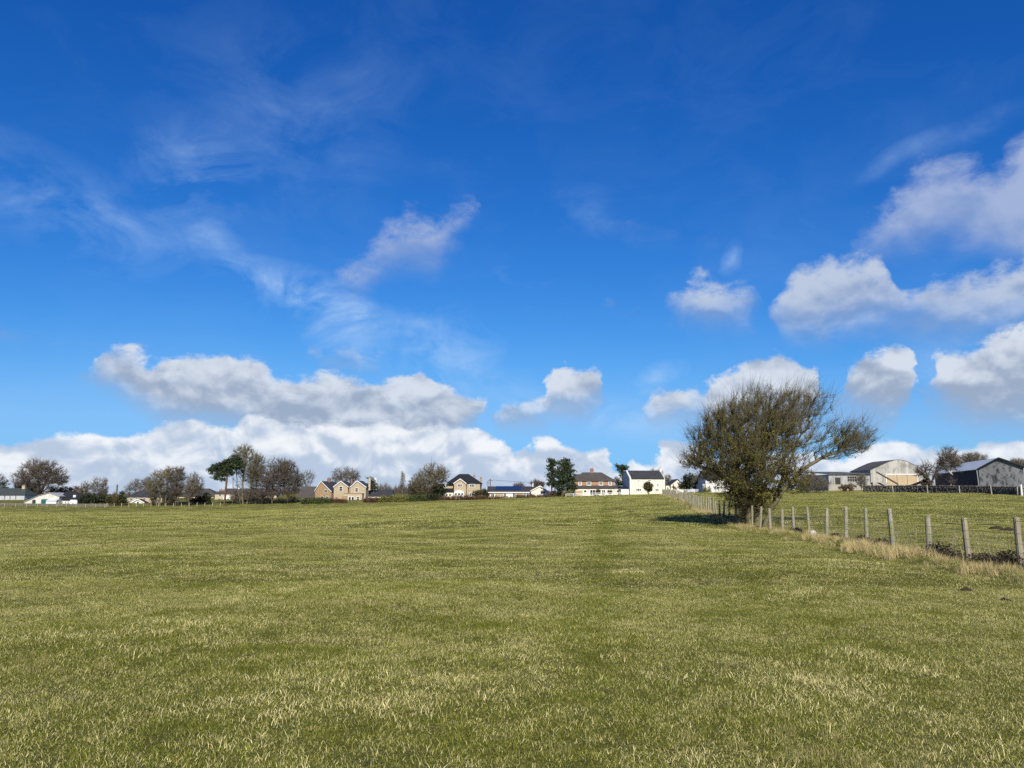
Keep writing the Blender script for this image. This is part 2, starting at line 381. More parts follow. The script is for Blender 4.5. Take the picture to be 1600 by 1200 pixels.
M = {
 'stone': masonry('sandstone', ((.38,.31,.20),(.29,.235,.15),(.41,.35,.25)), (.36,.31,.24), 0.55, 0.26),
 'stone_pale': masonry('pale_sandstone', ((.42,.36,.26),(.33,.28,.20),(.45,.40,.31)), (.40,.35,.28), 0.5, 0.25),
 'stone_brown': masonry('brown_sandstone', ((.30,.20,.11),(.24,.16,.09),(.34,.25,.15)), (.28,.22,.15), 0.5, 0.25),
 'brick': masonry('red_brick', ((.34,.175,.095),(.28,.14,.075),(.37,.22,.13)), (.34,.26,.19), 0.24, 0.085, 0.01),
 'brick_red': masonry('chimney_brick', ((.24,.115,.085),(.20,.09,.07),(.27,.15,.115)), (.24,.19,.16), 0.24, 0.085, 0.01),
 'white': mottled('white_render', (.68,.67,.63), (.60,.59,.55), 0.6, 0.9, (.52,.51,.47), 0.15),
 'cream': mottled('cream_render', (.68,.64,.52), (.60,.56,.45), 0.6, 0.9, (.52,.49,.40), 0.15),
 'greyr': mottled('grey_render', (.42,.44,.47), (.34,.36,.39), 0.6, 0.9, (.30,.31,.33), 0.15),
 'paint': mottled('white_paint', (.70,.70,.68), (.64,.64,.62), 2.0, 0.5, None, 0.05),
 'slate': roofing('slate', (.030,.031,.036), (.046,.046,.052)),
 'slate_blk': roofing('black_slate', (.012,.013,.017), (.020,.021,.026)),
 'slate_grn': roofing('green_slate', (.035,.045,.046), (.05,.062,.062)),
 'tile': roofing('brown_tile', (.056,.050,.046), (.074,.066,.060)),
 'tile_pink': roofing('pantile', (.24,.13,.10), (.28,.16,.125)),
 'glass': glass('window_glass'),
 'dark': mottled('dark_paint', (.02,.022,.024), (.035,.036,.036), 2, 0.6),
 'green': mottled('green_paint', (.012,.085,.075), (.02,.11,.095), 1.2, 0.5, None, 0.1),
 'tan': mottled('tan_board', (.44,.35,.22), (.37,.29,.18), 0.9, 0.8, (.28,.22,.14), 0.15),
 'solar': glass('solar_glass', (.012,.03,.10)),
 'metal': mottled('galvanised', (.35,.36,.37), (.28,.29,.3), 3, 0.5),
 'rust': mottled('rusty_steel', (.10,.055,.035), (.16,.08,.045), 3, 0.8),
 'pole': mottled('weathered_pole', (.075,.065,.052), (.12,.10,.08), 2, 0.9, None, 0.4, (1,1,.2)),
 'barn_pale': boards('pale_cladding', (.43,.42,.38), (.27,.27,.25), 0.4, (.15,.145,.13), 0.65),
 'barn_white': boards('whitish_cladding', (.58,.57,.52), (.44,.43,.38), 0.9, (.30,.28,.24), 0.4),
 'barn_grey': boards('grey_cladding', (.36,.37,.37), (.25,.26,.26), 0.32, (.13,.13,.13), 0.5),
 'barn_shade': boards('shaded_sheet', (.016,.024,.040), (.026,.036,.055), 0.8, (.008,.01,.015), 0.5),  # barn side sheeting, its shade put into the blue-black colour
 'barn_flake': boards('flaking_sheet', (.23,.24,.25), (.14,.15,.16), 0.8, (.035,.04,.046), 0.97, 1.9),
 'roof_blue': boards('pale_roof_sheet', (.42,.48,.54), (.50,.55,.60), 1.0, (.28,.32,.36), 0.4),
 'roof_dark': boards('weathered_roof_sheet', (.07,.066,.06), (.11,.10,.09), 1.0, (.04,.04,.036), 0.6),
 'concrete': mottled('concrete', (.36,.34,.29), (.27,.26,.22), 1.5, 0.9),
 'wood_post': None,
 'wood_grey': mottled('grey_fence_wood', (.36,.33,.27), (.25,.23,.19), 4.0, 0.9, None, 0.5, (1,1,.2), world=True),
 'soil': mottled('dark_soil', (.026,.019,.012), (.05,.036,.022), 6, 0.95, None, 0.9, world=True),
 'wallstone': mottled('dark_wall_stone', (.060,.055,.046), (.12,.11,.092), 2.2, 0.9, (.17,.165,.14), 0.6, world=True),
 'fieldstone': mottled('field_stone', (.20,.185,.155), (.12,.11,.09), 2.2, 0.9, (.24,.235,.2), 0.6, world=True),
 'bark_grey': bark('grey_bark', (.17,.15,.115), (.10,.088,.068)),
 'bark_brown': bark('brown_bark', (.105,.086,.066), (.068,.054,.042)),
 'bark_moss': bark('mossy_bark', (.17,.155,.085), (.09,.08,.045)),
 'bark_dark': bark('dark_bark', (.062,.048,.036), (.035,.027,.02)),
 'bark_pine': bark('pine_bark', (.13,.085,.058), (.075,.052,.038)),
 'birch': bark('birch_bark', (.42,.39,.33), (.28,.26,.22)),
 'twig_grey': foliage('grey_twigs', (.135,.12,.092), (.085,.074,.058), 0.9, 0),
 'twig_brown': foliage('brown_twigs', (.095,.080,.064), (.062,.051,.041), 0.9, 0),
 'twig_moss': foliage('mossy_twigs', (.135,.12,.07), (.085,.074,.044), 0.9, 0),
 'twig_dark': foliage('hawthorn_twigs', (.058,.050,.029), (.098,.086,.040), 0.9, 0),
 'lichen': foliage('lichen_and_buds', (.165,.150,.024), (.060,.062,.012), 0.85, 0.12),
 'needle': foliage('pine_needles', (.045,.062,.024), (.018,.030,.012), 0.6, 0.08),
 'leaf_green': foliage('hedge_leaf_green', (.085,.12,.028), (.04,.062,.015), 0.6, 0.2),
 'leaf_lime': foliage('hedge_leaf_yellowgreen', (.20,.19,.04), (.11,.12,.025), 0.6, 0.2),
 'leaf_dark': foliage('evergreen_leaf', (.026,.036,.014), (.012,.018,.008), 0.5, 0.08),
 'leaf_olive': foliage('olive_leaf', (.10,.088,.032), (.05,.046,.018), 0.7, 0.15),
 'leaf_brown': foliage('beech_hedge_brown', (.14,.075,.042), (.075,.042,.026), 0.8, 0.15),
 'wire': mottled('fence_wire', (.22,.21,.20), (.15,.14,.13), 3, 0.5),
 'rubble': mottled('pale_stone', (.50,.48,.44), (.36,.34,.30), 5, 0.9, None, 0.6),
}

def post_wood():
    m, t, p = mat_base('fence_post_wood')
    v = vmul(t, wpos(t), (1, 1, .16)); oi = t.nodes.new('ShaderNodeObjectInfo')
    r = S(t, oi.outputs['Random'])
    n1 = noise(t, v, 9.0, 6, 0.65); n2 = noise(t, v, 40.0, 3, 0.6); n3 = noise(t, wpos(t), 3.0, 5, 0.65)
    c = mixc(t, (n1 * 1.8 - 0.4).clamp(), (.16,.135,.09), (.36,.32,.23))
    c = mixc(t, (r * 1.3 - 0.3).clamp() * 0.6, c, (.30,.285,.25))
    c = mixc(t, (n3 + r * 0.16 - 0.55).smooth(0.0, 0.12) * 0.7, c, (.17,.19,.09))
    c = mixc(t, (n2 - 0.62).smooth(0.0, 0.08) * 0.7, c, (.05,.042,.03))
    t.links.new(c, p.inputs['Base Color']); p.inputs['Roughness'].default_value = 0.9
    bump(t, p, n1 + n2 * 0.6, 0.8, 0.012)
    return m
M['wood_post'] = post_wood()

# ------------------------------------------------------------------ ground form
CTRL = [(1500,765,180),(1590,766,180),(1400,765,200),(1300,766,210),(1200,768,260),(1400,766,290),(1590,767,150),(0,791,262),(80,790.5,262),(160,790,262),(230,790,258),(300,789.5,258),(380,788,258),(450,787,258),(520,786,258),(560,785,260),
        (620,784,258),(690,782,258),(760,781,258),(830,778,258),(900,775,255),(960,774,255),(1010,772,250),(1035,772,235),(1060,776,190),
        (1060,786,99),(1112,808,55),(1172,819,42),(1281,837,29.6),(1392,867,22.6),(1506,886,18.2),(1590,899,15.9),(800,897,15.9),(300,897,15.9),(0,897,15.9),
        (800,836,32),(400,837,32),(0,838,32),(800,800,84),(400,803,84),(0,806,84),(800,1200,4.3),(1500,1200,4.3),(100,1200,4.3),
        (1130,771,215),(1300,768,150),(1365,763,132),(1450,764,122),(1530,770,110),(1597,776.5,100),(1500,805,50),(1400,800,60),(1300,795,75),(1600,835,30),(1250,786,110)]
def feats(x, y):
    x = np.asarray(x, float) / 100.0; y = np.asarray(y, float) / 100.0
    return np.stack([y*y, x*y, x*x, y**3, x*y*y, x*x*y, x**3, y*0.3, x*0.3, y**4*0.3, x*y**3*0.3, x*x*y*y*0.3, x**3*y*0.3, y*0+0.3], -1)
_P = np.array([W(*c) for c in CTRL])
_w = 1.0 / np.maximum(_P[:, 1], 8.0) * 60
_w[-10:-5] *= 2.5
_A = feats(_P[:, 0], _P[:, 1])
GC = np.linalg.solve((_A * _w[:, None]).T @ (_A * _w[:, None]) + 0.004 * np.eye(_A.shape[1]), (_A * _w[:, None]).T @ (_P[:, 2] * _w))
def G0(x, y):
    x = np.clip(np.asarray(x, float), -185, 118); y = np.clip(np.asarray(y, float), 0, 300)
    return feats(x, y) @ GC
rng0 = np.random.default_rng(5)
_wv = [(rng0.uniform(0, 6.28), 2*math.pi/L, A, rng0.uniform(0, 6.28)) for L, A in ((31, .05), (17, .035), (9, .022), (5.3, .014), (2.9, .010)) for _ in range(2)]
FX0, FS = 8.75, 0.1
def fence_x(y):
    y = np.asarray(y, float)
    return np.where(y < 52, FX0 + FS * y, FX0 + FS * 52 + 0.168 * (y - 52))
def G(x, y):
    x = np.asarray(x, float); y = np.asarray(y, float)
    z = G0(x, y)
    for a, k, A, p in _wv: z = z + A * np.sin(k * (x * math.cos(a) + y * math.sin(a)) + p + 0.7 * np.sin(k * 0.37 * (y * math.cos(a) - x * math.sin(a))))
    # a low grassy bank on the near side of the fence and a shallow ditch behind it
    d = x - fence_x(y)
    near = np.clip((75 - y) / 30, 0, 1) * np.clip((y - 2) / 5, 0, 1)
    z = z + near * (0.10 * np.exp(-((d + 0.55) / 0.45) ** 2) - 0.20 * np.exp(-((d - 0.55) / 0.6) ** 2))
    return z

# ------------------------------------------------------------------ turf colour shared by the ground and the blades
def turf(t, rnd):
    """colour of a blade (rnd random per blade) or of the sward at a place: green pasture with bleached winter grass in patches"""
    p = wpos(t)
    bd0 = noise(t, vmul(t, p, (.08, .08, 0)), 1.0, 2, 0.5) - 0.5
    big = noise(t, vmul(t, p, (.055, .09, 0)), 1.0, 5, 0.6) - 0.5
    mid = noise(t, vmul(t, p, (.45, .62, 0)), 1.0, 4, 0.6) - 0.5
    sml = noise(t, vmul(t, p, (2.2, 2.2, 0)), 1.0, 4, 0.6) - 0.5
    sp = t.nodes.new('ShaderNodeSeparateXYZ'); t.links.new(p, sp.inputs[0])
    X, Y = S(t, sp.outputs[0]), S(t, sp.outputs[1])
    wob = mid * 1.1 + bd0 * 1.2
    d1 = (X - Y * 0.122 + 0.15 + wob).op('ABSOLUTE')
    d2 = (X - Y * 0.160 - 2.2 + wob).op('ABSOLUTE')
    trod = d1.smooth(0.75, 0.05) * 0.14 + d2.smooth(0.5, 0.1) * 0.07      # two trodden lines up the field
    bd = noise(t, vmul(t, p, (.15, .24, 0)), 1.0, 4, 0.6) - 0.5
    thr = big * 0.45 + bd * 0.65 + mid * 0.9 + sml * 0.9 + 0.325 - trod
    straw = (thr - rnd).smooth(-0.10, 0.10)
    hue = (rnd * 2.3).op('FRACT')
    g = mixc(t, hue, (.104, .136, .012), (.236, .246, .029))
    s_ = mixc(t, (rnd * 5.7).op('FRACT'), (.52, .46, .16), (.78, .71, .35))
    return mixc(t, straw, g, s_)
mg, t, p = mat_base('pasture')
rndg = noise(t, vmul(t, wpos(t), (1, 1, 0)), 9.0, 6, 0.75)
fine = noise(t, vmul(t, wpos(t), (1, 1, 0)), 34.0, 3, 0.7)
cg = turf(t, ((rndg * 0.55 + fine * 0.6) * 2.2 - 0.75).clamp())
thatch = mixc(t, (rndg * 2.0 - 0.5).clamp(), (.040, .040, .012), (.115, .100, .038))     # old dead grass and earth between the blades
cg = mixc(t, 0.72, cg, thatch)
t.links.new(cg, p.inputs['Base Color']); p.inputs['Roughness'].default_value = 0.95; p.inputs['Specular IOR Level'].default_value = 0.05
bump(t, p, rndg * 0.6 + fine * 0.5 + noise(t, vmul(t, wpos(t), (1, 1, 0)), 2.0, 4, 0.6) * 1.5, 0.9, 0.09)
MAT_GROUND = mg
mb_, t, p = mat_base('grass_blade')
at = t.nodes.new('ShaderNodeAttribute'); at.attribute_name = 'rnd'
cgb = turf(t, S(t, at.outputs['Fac']))
t.links.new(cgb, p.inputs['Base Color']); p.inputs['Roughness'].default_value = 0.55; p.inputs['Specular IOR Level'].default_value = 0.2
tr = t.nodes.new('ShaderNodeBsdfTranslucent'); t.links.new(cgb, tr.inputs[0])
mx = t.nodes.new('ShaderNodeMixShader'); mx.inputs[0].default_value = 0.25
t.links.new(p.outputs[0], mx.inputs[1]); t.links.new(tr.outputs[0], mx.inputs[2]); t.links.new(mx.outputs[0], t.nodes['Material Output'].inputs[0])
MAT_BLADE = mb_
def straw_mat(name, a, b):
    m, t, p = mat_base(name)
    at = t.nodes.new('ShaderNodeAttribute'); at.attribute_name = 'rnd'
    t.links.new(mixc(t, S(t, at.outputs['Fac']), a, b), p.inputs['Base Color']); p.inputs['Roughness'].default_value = 0.6
    return m
MAT_STRAW = straw_mat('dead_grass', (.56, .46, .23), (.34, .27, .115))
MAT_ROUGH = straw_mat('rough_grass', (.13, .145, .035), (.36, .30, .13))

# ------------------------------------------------------------------ the ground sheet
def spread(a, n, lim):
    s_ = np.linspace(-1, 1, n); k = math.asinh(lim / a)
    return a * np.sinh(k * s_)
gx = spread(5.0, 361, 4000); gy = np.concatenate([[-4000, -800, -150, -40, -12], spread(6.0, 641, 4000)[321:] + 0.0])
XX, YY = np.meshgrid(gx + 0.0, gy)
ZZ = G(XX, YY)
gv = np.stack([XX, YY, ZZ], -1).reshape(-1, 3)
ny, nx = XX.shape
ii = (np.arange(ny - 1)[:, None] * nx + np.arange(nx - 1)[None, :]).ravel()
ground = obj('ground', np_mesh('ground', gv, np.stack([ii, ii + 1, ii + nx + 1, ii + nx], -1), smooth=True), MAT_GROUND)
tag(ground, 'grazed green and straw coloured pasture sloping gently up to the houses', kind='structure')

# ------------------------------------------------------------------ grass: patches of blades set out by geometry nodes
def blades(n, half, length, width, rng, lean=(0.2, 1.1), wind=None, base_pow=1.0, lmin=0.4):
    """n curved tapering blades rooted in a square of the given half size"""
    root = np.stack([rng.uniform(-half, half, n), rng.uniform(-half, half, n), np.full(n, -0.012)], -1)
    L = length * rng.uniform(lmin, 1.0, n) ** base_pow
    a = rng.uniform(0, 2*math.pi, n)
    if wind is not None: a = wind + rng.normal(0, 0.9, n)
    d = np.stack([np.cos(a), np.sin(a), np.zeros(n)], -1)
    th1 = rng.uniform(lean[0], lean[1], n) * 0.45; th2 = th1 * rng.uniform(1.6, 2.6, n)
    up = np.array([0, 0, 1.0])
    m1 = root + (d * np.sin(th1)[:, None] + up * np.cos(th1)[:, None]) * (L * 0.5)[:, None]
    m2 = m1 + (d * np.sin(th2)[:, None] + up * np.cos(th2)[:, None]) * (L * 0.5)[:, None]
    b = rng.uniform(0, 2*math.pi, n); s_ = np.stack([np.cos(b), np.sin(b), np.zeros(n)], -1)
    w = (width * rng.uniform(0.6, 1.2, n))[:, None] * 0.5
    V = np.stack([root - s_*w, root + s_*w, m1 + s_*w*0.8, m1 - s_*w*0.8, m2], 1).reshape(-1, 3)
    k = np.arange(n)[:, None] * 5
    Ft = np.concatenate([k + np.array([[0,1,2]]), k + np.array([[0,2,3]]), k + np.array([[3,2,4]])])
    return V, Ft, np.repeat(rng.uniform(0, 1, n), 5)
def proto_collection(name, count, mat, **kw):
    col_ = bpy.data.collections.new(name)
    for i in range(count):
        rng = np.random.default_rng(sum(map(ord, name)) + i)
        V, Ft, r = blades(rng=rng, **kw)
        me = np_mesh(name, V, Ft, {'rnd': ('POINT', 'FLOAT', r)})
        me.materials.append(mat)
        col_.objects.link(bpy.data.objects.new(name, me))
    return col_
def scatter(name, pts, scl, colname, nproto, rng, parent=None, minxy=0.0):
    me = bpy.data.meshes.new(name)
    n = len(pts); me.vertices.add(n); me.vertices.foreach_set('co', np.asarray(pts, np.float32).ravel())
    rot = np.zeros((n, 3), np.float32); a_ = rng.uniform(0, 2*math.pi, n); pts = np.array(pts, float)
    e_ = 0.25; gxx = (G(pts[:, 0] + e_, pts[:, 1]) - G(pts[:, 0] - e_, pts[:, 1])) / (2*e_); gyy = (G(pts[:, 0], pts[:, 1] + e_) - G(pts[:, 0], pts[:, 1] - e_)) / (2*e_)
    nl = np.stack([-gxx, -gyy, np.ones(n)], -1); nl /= np.linalg.norm(nl, axis=1, keepdims=True)     # each patch lies to the slope
    lx = np.cos(a_)*nl[:, 0] + np.sin(a_)*nl[:, 1]; ly = -np.sin(a_)*nl[:, 0] + np.cos(a_)*nl[:, 1]
    rot[:, 0] = -np.arcsin(ly); rot[:, 1] = np.arctan2(lx, nl[:, 2]); rot[:, 2] = a_
    scl = np.asarray(scl, np.float32)
    sv = np.stack([np.maximum(scl, minxy), np.maximum(scl, minxy), scl], -1)
    for an, ty, d in (('rot', 'FLOAT_VECTOR', rot), ('scl', 'FLOAT_VECTOR', sv)):
        a_ = me.attributes.new(an, ty, 'POINT'); a_.data.foreach_set('vector' if ty == 'FLOAT_VECTOR' else 'value', d.ravel())
    a_ = me.attributes.new('pick', 'INT', 'POINT'); a_.data.foreach_set('value', rng.integers(0, nproto, n).astype(np.int32))
    o = obj(name, me, None, parent)
    ng = bpy.data.node_groups.new(name, 'GeometryNodeTree')
    ng.interface.new_socket('Geometry', in_out='INPUT', socket_type='NodeSocketGeometry')
    ng.interface.new_socket('Geometry', in_out='OUTPUT', socket_type='NodeSocketGeometry')
    gi = ng.nodes.new('NodeGroupInput'); go = ng.nodes.new('NodeGroupOutput')
    ip = ng.nodes.new('GeometryNodeInstanceOnPoints'); ci = ng.nodes.new('GeometryNodeCollectionInfo')
    ci.inputs['Collection'].default_value = colname; ci.inputs['Separate Children'].default_value = True; ci.inputs['Reset Children'].default_value = True
    ip.inputs['Pick Instance'].default_value = True
    def na(nm, ty):
        q = ng.nodes.new('GeometryNodeInputNamedAttribute'); q.data_type = ty; q.inputs['Name'].default_value = nm
        return [x for x in q.outputs if x.name == 'Attribute' and x.enabled][0]
    ng.links.new(gi.outputs[0], ip.inputs['Points']); ng.links.new(ci.outputs[0], ip.inputs['Instance'])
    ng.links.new(na('pick', 'INT'), ip.inputs['Instance Index']); ng.links.new(na('rot', 'FLOAT_VECTOR'), ip.inputs['Rotation'])
    ng.links.new(na('scl', 'FLOAT_VECTOR'), ip.inputs['Scale']); ng.links.new(ip.outputs[0], go.inputs[0])
    md = o.modifiers.new('instances', 'NODES'); md.node_group = ng
    return o
def field_points(y0, y1, dens, rng, spreadf=0.86, pad=3.0):
    """evenly random points over the part of the field between two distances, a little wider than the view"""
    c = 1.0 / math.sqrt(dens); w = spreadf * y1 + pad
    xs, ys = np.meshgrid(np.arange(-w, w, c), np.arange(y0, y1, c))
    x = xs.ravel() + rng.uniform(-.5, .5, xs.size) * c; y = ys.ravel() + rng.uniform(-.5, .5, xs.size) * c
    k = np.abs(x) < spreadf * y + pad; x, y = x[k], y[k]
    return np.stack([x, y, G(x, y)], -1)
rg = np.random.default_rng(11)
g1 = proto_collection('turf_patch', 8, MAT_BLADE, n=400, half=0.17, length=0.044, width=0.0029, lean=(0.5, 2.5), lmin=0.3)
g2 = proto_collection('turf_patch_mid', 6, MAT_BLADE, n=420, half=0.36, length=0.048, width=0.0048, lean=(0.6, 2.1))
g3 = proto_collection('turf_patch_far', 5, MAT_BLADE, n=320, half=0.95, length=0.075, width=0.014, lean=(0.3, 1.5))
for nm, a, b, dens, colx, npro in (('grass', 0.6, 13.5, 30.0, g1, 8), ('grass', 13.5, 42, 5.5, g2, 6), ('grass', 42, 150, 0.7, g3, 5), ('grass', 150, 268, 0.34, g3, 5)):
    P_ = field_points(a, b, dens, rg); P_[:, 2] += 0.008
    tuft = np.sin(P_[:, 0]*1.9 + 2*np.sin(P_[:, 1]*.8)) * np.sin(P_[:, 1]*2.3 + 1.5*np.sin(P_[:, 0]*1.1)) + .6*np.sin(P_[:, 0]*5.1 + P_[:, 1]*3.3) * np.sin(P_[:, 1]*4.7 - P_[:, 0]*2.2)
    o = scatter(nm, P_, np.maximum(.72, rg.uniform(0.8, 1.2, len(P_)) * (1 + .2 * tuft)), colx, npro, rg, minxy=1.0)
    tag(o, {0.6: 'short tousled grass of the near field, green mixed with straw', 13.5: 'grazed pasture grass across the middle of the field',
            42: 'grazed pasture grass towards the houses', 150: 'farthest pasture grass below the village gardens'}[a], 'grass', kind='stuff')
# bleached long grass leaning along the fence
gd = proto_collection('dead_tussock', 6, MAT_STRAW, n=110, half=0.16, length=0.48, width=0.007, lean=(0.15, 1.5), lmin=0.3)
gr_ = proto_collection('rough_tussock', 5, MAT_ROUGH, n=110, half=0.2, length=0.30, width=0.006, lean=(0.2, 1.2), lmin=0.3)
def strip(n, y0, y1, dmu, dsd, rng, ypow=1.6):
    y = y0 + (y1 - y0) * rng.uniform(0, 1, n) ** ypow
    x = fence_x(y) + rng.normal(dmu, dsd, n)
    return np.stack([x, y, G(x, y)], -1)
P_ = np.concatenate([strip(480, 7, 62, -0.42, 0.34, rg, 1.3), strip(150, 7, 30, -0.8, 0.35, rg, 1.1), strip(360, 50, 200, -0.45, 0.38, rg, 1.4), strip(120, 14, 30, -0.15, 0.2, rg, 1.0)])
P_ = P_[(np.sin(P_[:, 1]*2.9 + P_[:, 0]*1.3) + np.sin(P_[:, 1]*1.13 + 2) + rg.normal(0, .8, len(P_))) > -.75]
clump = np.sin(P_[:, 1] * 1.7) * 0.15 + np.sin(P_[:, 1] * 0.63 + 1) * 0.2
o = scatter('dead_grass', P_, np.clip(rg.uniform(0.3, 0.75, len(P_)) + clump, 0.2, 1.0), gd, 6, rg)
tag(o, 'long bleached straw grass leaning along the foot of the fence', 'dead grass', kind='stuff')
P_ = np.concatenate([strip(520, 7, 60, 0.65, 0.55, rg, 1.3), strip(220, 7, 50, -0.7, 0.4, rg, 1.3), strip(200, 55, 180, 0.5, 0.5, rg, 1.3)])
o = scatter('rough_grass', P_, rg.uniform(0.4, 1.0, len(P_)), gr_, 5, rg)
tag(o, 'rough uncut green grass in the ditch behind the fence', 'rough grass', kind='stuff')

# tufts the sheep have left: dark green tussocks and bleached clumps, in drifts
def drifts(n_c, y0, y1, per, rad, rng, fixed=()):
    L = []
    for i in range(n_c + len(fixed)):
        if i < len(fixed): cx, cy, r_ = fixed[i]; k_ = int(per * 2.2)
        else:
            cy = y0 + (y1 - y0) * rng.uniform(0, 1) ** 1.4; cx = rng.uniform(-.8, .8) * cy; r_ = rad * rng.uniform(.5, 1.3); k_ = int(per * rng.uniform(.4, 1.4))
        L.append(np.stack([cx + rng.normal(0, r_, k_), cy + rng.normal(0, r_ * .8, k_)], -1))
    q = np.concatenate(L); q = q[q[:, 0] < fence_x(q[:, 1]) - .6]
    return np.stack([q[:, 0], q[:, 1], G(q[:, 0], q[:, 1])], -1)
P_ = drifts(46, 3.5, 40, 16, .55, rg, ((-1.0, 5.6, .45), (-3.6, 8.2, .6), (2.4, 6.4, .4), (4.6, 12.5, .6)))
MAT_PALE = straw_mat('bleached_blade', (.70, .63, .33), (.48, .42, .17))
gp = proto_collection('bleached_patch', 6, MAT_PALE, n=46, half=0.15, length=0.085, width=0.004, lean=(0.6, 2.2))
tag(scatter('bleached_tufts', P_, rg.uniform(.75, 1.2, len(P_)), gp, 6, rg), 'scattered small tufts of bleached grass in the near field', 'grass', kind='stuff')
P_ = drifts(40, 3.5, 40, 12, .5, rg)
tag(scatter('green_tussocks', P_, rg.uniform(.18, .34, len(P_)), gr_, 5, rg), 'scattered low dark green tussocks in the near field', 'grass', kind='stuff')

# ================================================================== the post and wire fence
rf = random.Random(3)
fence = empty('field_fence', (float(fence_x(15.9)), 15.9, float(G(fence_x(15.9), 15.9))), 0,
              'long post and wire fence of weathered round posts running past the hawthorn', 'fence')
f0 = Vector(fence.location)
def post_mesh(seed, h, r):
    q = random.Random(seed); m = MB()
    n = 10; rings = [(-0.4, r*1.02), (0.0, r*1.02), (h*.35, r), (h*.7, r*.98), (h-.03, r*.95), (h, r*.82)]
    o = 0
    prof = [1 + q.uniform(-.07, .07) for _ in range(n)]
    for z, rr in rings:
        for k in range(n):
            a = 2*math.pi*k/n
            m.v.append((rr*prof[k]*math.cos(a)*(1 if q.random() > .15 else .95), rr*prof[k]*math.sin(a), z + (q.uniform(-.012, .012) if z > h-.04 else 0)))
    for i in range(len(rings)-1):
        for k in range(n): m.f.append((i*n+k, i*n+(k+1)%n, (i+1)*n+(k+1)%n, (i+1)*n+k))
    m.f.append(tuple((len(rings)-1)*n+k for k in range(n)))
    return m.mesh('post')
pm = [post_mesh(i, 1.2 + 0.05*math.sin(i*2.1), 0.064 + 0.007*math.sin(i*1.3)) for i in range(8)]
for m_ in pm: m_.materials.append(M['wood_post'])
posts = []
k = -4
while True:
    inv = 1.818 + 0.2515 * k
    y = FX0 * inv + rf.uniform(-.12, .12)
    if y > 205: break
    if y > 5.0:
        x = float(fence_x(y)) + rf.uniform(-.04, .04); z = float(G(x, y)) + 0.02
        o = obj('post', pm[(k * 5) % 8], None, fence)
        o.location = Vector((x, y, z)) - f0
        o.rotation_euler = (rf.uniform(-.06, .06), rf.gauss(0, .05), rf.uniform(0, 6.3))
        posts.append((x, y, z))
    k += 1
for hgt in (1.13, 0.88, 0.68, 0.50, 0.33, 0.17):
    m = MB()
    m.tube([Vector((x - 0.07, y, z + hgt)) - f0 for x, y, z in posts], 0.0042 if hgt > 1 else 0.0034, 4, False)
    m.build('wire', M['wire'], fence)
m = MB()                                                       # the upright strands of the stock netting, near bays only
for (x0, y0, z0), (x1, y1, z1) in zip(posts, posts[1:]):
    if y1 > 40: break
    for j in range(1, 15):
        s_ = j / 15; a = Vector((x0 + (x1-x0)*s_ - .07, y0 + (y1-y0)*s_, z0 + (z1-z0)*s_ + .15)) - f0
        m.tube([a, a + Vector((0, 0, .73))], 0.0022, 3, False)
tag(m.build('netting', M['wire'], fence), kind='stuff')

